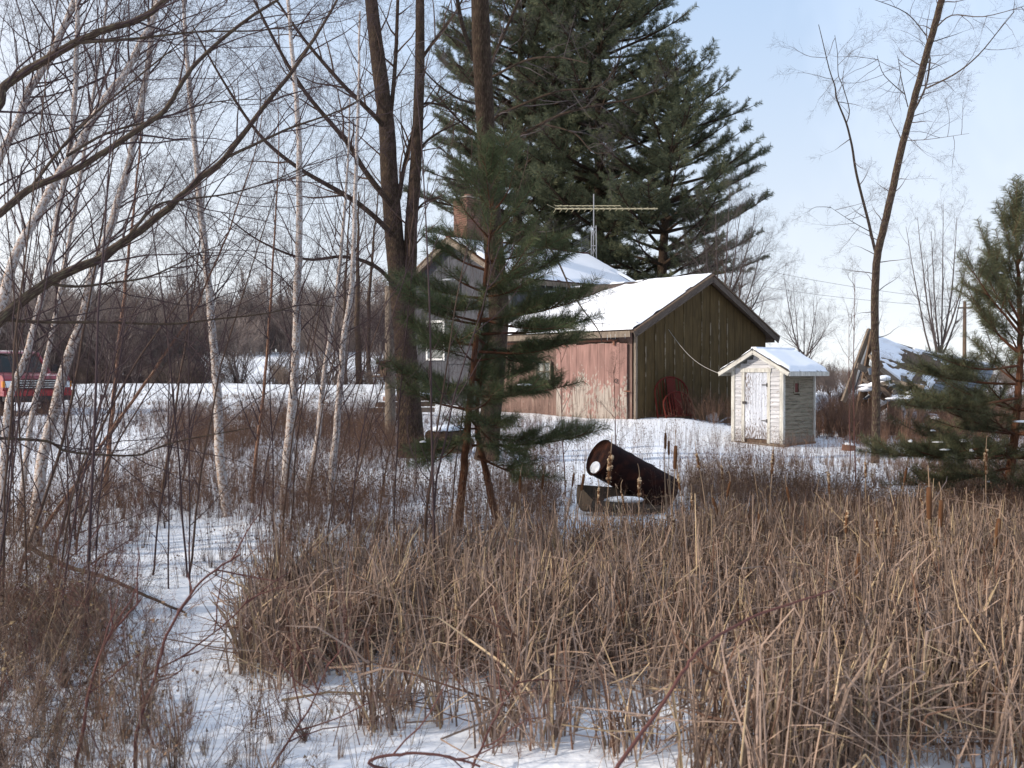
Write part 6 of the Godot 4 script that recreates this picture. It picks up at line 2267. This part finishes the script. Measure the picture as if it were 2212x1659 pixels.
func build_young_pines() -> void:
	rng.seed = 508
	var pine := func(called_label: String, stems: Array, layers: Array, thick: float, kinds: Array, snow: int, scale_: float, reach: Array) -> void:
		var base: Vector3 = stems[0][0]
		base.y += 0.1
		var o := thing("young_pine", called_label, "pine tree", base)
		var b := Mesher.new()
		var leaf := []
		var first := true
		var paths := []
		for s in stems:
			var pts := []
			for p in s:
				pts.append(p - base)
			var path := smooth_path(pts, 5, 0.006)
			var m := Mesher.new()
			m.tube(path, taper(path, thick, 0.010, 0.2), 10, 2, 2)
			part(o, "trunk", m.mesh(), M.pine_bark)
			paths.append(path)
			# the leader's own shoots
			var top := path[path.size() - 1]
			for k in 26:
				var q := path[maxi(0, path.size() - 1 - k / 3)]
				leaf.append(Transform3D(aligned(Vector3(rf(-.5, .5), 1, rf(-.5, .5)), rf(0, TAU), scale_ * rf(0.9, 1.2)), q))
			leaf.append(Transform3D(aligned(Vector3.UP, 0, scale_ * 1.2), top))
		for l in layers:
			# [stem, height above base, how many, length, rise]
			var path: PackedVector3Array = paths[l[0]]
			var p := path[path.size() - 1]
			for k in path.size() - 1:
				if path[k].y <= l[1] and path[k + 1].y > l[1]:
					p = path[k].lerp(path[k + 1], (l[1] - path[k].y) / (path[k + 1].y - path[k].y))
					break
			var a0 := rf(0, TAU)
			for k in int(l[2]):
				var a: float = a0 + TAU * k / l[2] + rf(-0.35, 0.35)
				pine_bough(b, p, Vector3(cos(a), l[4] + rf(-0.1, 0.12), sin(a)), l[3] * rf(0.75, 1.15), 0.010 + 0.006 * l[3], 0.14, leaf, scale_ * rf(0.9, 1.15), 0.12, 0.3, 0.6)
		for q in reach:
			# single boughs with their own aim
			var a := at(q[0], q[1], 9.5) - base
			var e := at(q[2], q[3], 9.5 + q[4]) - base
			pine_bough(b, a, (e - a) + Vector3(0, -0.12, 0), a.distance_to(e), 0.016, 0.10, leaf, scale_, 0.075, 0.30, 0.68)
		part(o, "boughs", b.mesh(), M.pine_bark)
		var picks := []
		for k in kinds:
			picks.append(shoots[k])
		split_many(o, "needles", picks, M.needle, leaf)
		var sm := Mesher.new()
		sm.blob(Vector3.ZERO, Vector3(0.075, 0.02, 0.04), bumps, 0.6, 7, 12, true)
		var mesh := sm.mesh()
		for k in snow:
			var t: Transform3D = leaf[rng.randi() % leaf.size()]
			if t.basis.y.normalized().y < 0.7:
				part(o, "snow_clump", mesh, M.roof_snow, Transform3D(Basis(Vector3.UP, rf(0, TAU)).scaled(Vector3(rf(0.4, 1.2), rf(0.5, 1.1), rf(0.4, 1.1))), t.origin + t.basis.y * 0.12 + Vector3(0, 0.045, 0)))
	var A := rooted(marks([[985, 1150], [994, 1106], [1004, 986], [1017, 853], [1030, 720], [1044, 653], [1053, 553], [1062, 480], [1065, 400], [1067, 345]], 9.4, 9.4, 1.0))
	var B := rooted(marks([[1076, 1120], [1064, 1090], [1050, 1020], [1034, 953], [1030, 886], [1040, 820], [1044, 740]], 9.6, 9.6, 1.0))
	pine.call("young pine with orange stem and green needles in front of the house", [A, B], [
		[0, 1.3, 2, 0.7, 0.1], [1, 1.1, 2, 0.5, 0.05], [0, 1.8, 2, 0.7, 0.15], [0, 2.2, 2, 0.8, 0.2], [0, 2.5, 3, 0.7, 0.3], [0, 2.8, 3, 0.55, 0.6], [0, 3.05, 3, 0.5, 0.9], [0, 3.3, 4, 0.45, 1.3], [0, 3.55, 4, 0.4, 2.0]], 0.05, [0, 1, 2], 9, 1.0, [
		[1040, 690, 1262, 640, -0.3], [1040, 722, 1258, 692, 0.3], [1035, 760, 1240, 752, -0.4], [1022, 845, 1205, 828, 0.2], [1018, 850, 1150, 850, -0.6], [1020, 962, 1268, 938, -0.2], [1032, 985, 1160, 1050, -0.3], [1050, 620, 1205, 560, 0.2], [1053, 570, 1185, 515, -0.3],
		[1042, 645, 903, 598, 0.3], [1036, 702, 922, 650, -0.3], [1030, 745, 905, 716, 0.4], [1018, 836, 862, 795, -0.2], [1010, 885, 884, 848, 0.3], [1005, 950, 925, 955, -0.3], [1052, 585, 952, 530, 0.2], [1012, 900, 1100, 985, -0.5], [1044, 640, 1110, 615, -0.6], [1040, 690, 1180, 700, -0.7], [1036, 735, 1130, 770, 0.6], [1034, 720, 940, 745, -0.6], [1042, 660, 985, 655, -0.8], [1020, 830, 955, 850, -0.7], [1022, 820, 1120, 800, 0.7], [1030, 900, 1090, 905, -0.5], [1008, 930, 960, 1000, 0.4]])
	rng.seed = 509
	var C := rooted(marks([[2168, 1125], [2180, 1050], [2192, 950], [2200, 850], [2203, 740], [2200, 640], [2196, 560], [2194, 500], [2196, 440]], 9.9, 9.9, 1.0))
	pine.call("bushy snow-flecked young pine at the right in front of the fallen shed", [C], [
		[0, 0.5, 5, 0.8, 0.0], [0, 0.75, 8, 0.95, 0.05], [0, 1.0, 8, 0.9, 0.1], [0, 1.25, 7, 0.8, 0.2], [0, 1.55, 5, 0.65, 0.5], [0, 1.85, 5, 0.55, 0.9], [0, 2.15, 5, 0.55, 1.2], [0, 2.45, 5, 0.5, 1.7], [0, 2.8, 4, 0.4, 2.2], [0, 3.1, 4, 0.3, 2.6]], 0.055, [6, 6, 7], 26, 0.95, [
		[2190, 960, 1905, 985, -0.3], [2195, 900, 1960, 850, 0.3], [2198, 860, 1930, 900, -0.2], [2198, 830, 1990, 800, 0.2], [2200, 790, 2030, 790, -0.3], [2185, 1010, 1960, 1050, 0.2], [2200, 760, 2078, 640, 0.1], [2202, 720, 2095, 590, -0.1], [2200, 690, 2130, 520, 0.2], [2190, 980, 2010, 1000, -0.6]])


func wood_tree(seed_: int, boughs: int, bushy: bool) -> ArrayMesh:
	# a leafless tree about one unit high, for woods too far to tell one from another
	rng.seed = seed_
	var m := Mesher.new()
	m.colored = true
	var hang := []
	var stems := 5 if bushy else 1
	for s in stems:
		var o := Vector3(rf(-1, 1), 0, rf(-1, 1)) * (0.35 if bushy else 0.06)
		var path := smooth_path([Vector3.ZERO, o * 0.35 + Vector3(0, 0.45, 0), o + Vector3(0, rf(0.8, 1.0), 0)], 4, 0.01)
		var r := taper(path, 0.010 if bushy else 0.013, 0.002)
		m.tube(path, r, 4)
		spread(m, path, r, boughs / stems, 0.12, 0.98, 0.38, 0.14, 0.6, 0.3, hang, 0.2, 2, 3, 0)
	for h in hang:
		var p: Vector3 = h.origin
		var y: Vector3 = h.basis.y
		for k in 2:
			var e := p + (y + Vector3(rf(-1, 1), rf(-0.4, 1), rf(-1, 1)) * 0.14) * rf(0.4, 0.8)
			m.tube(PackedVector3Array([p, e]), PackedFloat32Array([0.0022, 0.001]), 3)
	return m.mesh()


func build_woods() -> void:
	var trees := [wood_tree(801, 22, false), wood_tree(802, 26, false), wood_tree(803, 24, false)]
	var bushes := [wood_tree(811, 30, true), wood_tree(812, 34, true)]
	rng.seed = 510
	var o := mass("far_wood", "brown leafless wood along the horizon beyond the road", "wood")
	var xf := []
	var cs := PackedColorArray()
	for i in 560:
		var d := rf(92.0, 175.0)
		var u := rf(-160, 1130)
		var p := on_ground((u - 1106.0) / LENS * d, -d)
		xf.append(upright(p, rf(4.0, 6.4) * (1.0 + (d - 92.0) * 0.004) * (1.35 if rng.randf() < 0.25 else 1.0), 0.05, rf(0.9, 1.4)))
		var k := rf(0.7, 1.3)
		cs.append(Color(0.23 * k, 0.193 * k, 0.178 * k))
	split_many(o, "trees", trees, M.wood_twigs, xf, cs)
	xf = []
	cs = PackedColorArray()
	for i in 300:
		var d := rf(90.0, 130.0)
		var u := rf(-160, 1000)
		var p := on_ground((u - 1106.0) / LENS * d, -d)
		xf.append(upright(p, rf(2.2, 4.2), 0.1, rf(1.0, 1.6)))
		var k := rf(0.7, 1.3)
		cs.append(Color(0.20 * k, 0.16 * k, 0.145 * k))
	split_many(o, "undergrowth", bushes, M.wood_twigs, xf, cs)
	o = mass("roadside_brush", "leafless brush lining the far side of the road", "brush")
	xf = []
	cs = PackedColorArray()
	for i in 210:
		var d := rf(45.0, 54.0)
		var u := rf(-120, 880)
		if u > 440.0 and rng.randf() < 0.75:
			continue
		var p := on_ground((u - 1106.0) / LENS * d, -d)
		xf.append(upright(p, rf(2.2, 4.6) * (1.15 if u < 470.0 else 0.85), 0.12, rf(0.9, 1.4)))
		var k := rf(0.6, 1.3)
		cs.append(Color(0.21 * k, 0.172 * k, 0.155 * k))
	split_many(o, "bushes", bushes, M.wood_twigs, xf, cs)
	xf = []
	cs = PackedColorArray()
	for i in 210:
		var d := rf(44.5, 48.0)
		var u := rf(-120, 880)
		if u > 440.0 and rng.randf() < 0.5:
			continue
		var p := on_ground((u - 1106.0) / LENS * d, -d)
		xf.append(upright(p, rf(0.5, 1.3), 0.2, rf(1.2, 2.2)))
		var k := rf(0.6, 1.3)
		cs.append(Color(0.19 * k, 0.145 * k, 0.118 * k))
	split_many(o, "low_growth", bushes, M.wood_twigs, xf, cs)
	o = mass("horizon_scrub", "low grey-brown scrub on the horizon behind the fallen shed", "brush")
	xf = []
	cs = PackedColorArray()
	for i in 420:
		var d := rf(48.0, 130.0)
		var u := rf(1480, 2450)
		var p := on_ground((u - 1106.0) / LENS * d, -d)
		xf.append(upright(p, rf(0.9, 2.2), 0.15, rf(1.0, 1.8)))
		var k := rf(0.8, 1.5)
		cs.append(Color(0.13 * k, 0.10 * k, 0.085 * k))
	split_many(o, "bushes", bushes, M.wood_twigs, xf, cs)


func build_light() -> void:
	var cam := Camera3D.new()
	cam.name = "camera"
	cam.position = Vector3(0, EYE, 0)
	cam.rotation_degrees.x = -0.734
	cam.fov = 45.26
	cam.near = 0.05
	cam.far = 3000.0
	var body := CameraAttributesPhysical.new()
	body.frustum_focal_length = 28.79
	body.frustum_focus_distance = 19.0
	body.frustum_near = 0.05
	body.frustum_far = 3000.0
	body.exposure_aperture = 5.0
	cam.attributes = body
	add_child(cam)
	var sun := DirectionalLight3D.new()
	sun.name = "sun"
	sun.light_energy = 0.95
	sun.light_color = Color(1.0, 0.955, 0.90)
	sun.light_angular_distance = 1.2
	sun.shadow_enabled = true
	add_child(sun)
	var towards := Vector3(-0.97 * cos(deg_to_rad(24.0)), sin(deg_to_rad(24.0)), 0.24 * cos(deg_to_rad(24.0)))
	sun.look_at_from_position(Vector3.ZERO, -towards, Vector3.UP)
	var sky := ProceduralSkyMaterial.new()
	sky.sky_top_color = Color(0.20, 0.355, 0.60).linear_to_srgb()
	sky.sky_horizon_color = Color(0.69, 0.715, 0.725).linear_to_srgb()
	sky.sky_curve = 0.24
	sky.ground_horizon_color = Color(0.7, 0.75, 0.8).linear_to_srgb()
	sky.ground_bottom_color = Color(0.6, 0.62, 0.66).linear_to_srgb()
	sky.sun_angle_max = 120.0
	sky.sun_curve = 0.7
	# thin streaked cloud all round
	var f := FastNoiseLite.new()
	f.seed = 9
	f.frequency = 0.006
	f.fractal_octaves = 5
	f.domain_warp_enabled = true
	f.domain_warp_amplitude = 40.0
	var im := f.get_seamless_image(1024, 256)
	im.resize(1024, 512, Image.INTERPOLATE_CUBIC)
	im.convert(Image.FORMAT_RGBA8)
	for y in 512:
		for x in 1024:
			var a := im.get_pixel(x, y).r
			var k := clampf((a - 0.45) * 2.6, 0.0, 0.9)
			im.set_pixel(x, y, Color(1, 1, 1, k))
	sky.sky_cover = ImageTexture.create_from_image(im)
	sky.sky_cover_modulate = Color(0.35, 0.335, 0.32)
	var env := Environment.new()
	env.background_mode = Environment.BG_SKY
	env.sky = Sky.new()
	env.sky.sky_material = sky
	env.tonemap_mode = Environment.TONE_MAPPER_LINEAR
	env.tonemap_exposure = 1.48
	env.sdfgi_enabled = true
	env.ssao_enabled = true
	env.ssil_enabled = true
	var we := WorldEnvironment.new()
	we.name = "surroundings"
	we.environment = env
	add_child(we)


func _ready() -> void:
	bumps.seed = 3
	bumps.fractal_octaves = 3
	rng.seed = 1
	build_light()
	make_materials()
	make_twigs()
	build_ground()
	build_house()
	build_shed()
	build_privy()
	build_ruin()
	build_truck()
	build_yard_things()
	build_woods()
	big_pine("tall dark pine behind the house's ridge nearest the maple", on_ground(at(1125, 800, 45.0).x, -45.0), 25.0, 5.8, 5.0, 901, Vector3.ZERO, 0.16)
	big_pine("tallest dark pine rising behind the television aerial", on_ground(at(1285, 800, 43.0).x, -43.0), 26.0, 5.5, 4.6, 902, Vector3(0.2, 0, 0), 0.12)
	big_pine("dark pine crowded between the two tallest behind the house", on_ground(at(1215, 800, 48.0).x, -48.0), 23.0, 5.2, 4.5, 904, Vector3.ZERO, 0.14)
	big_pine("dark pine with long lower boughs reaching right beyond the shed", on_ground(at(1395, 800, 41.0).x, -41.0), 14.9, 5.3, 3.8, 903, Vector3(1.4, 0, 0), 0.14)
	build_trees()
	build_young_pines()
	build_reeds()
	build_cattails()
	build_weeds()
	build_brambles()
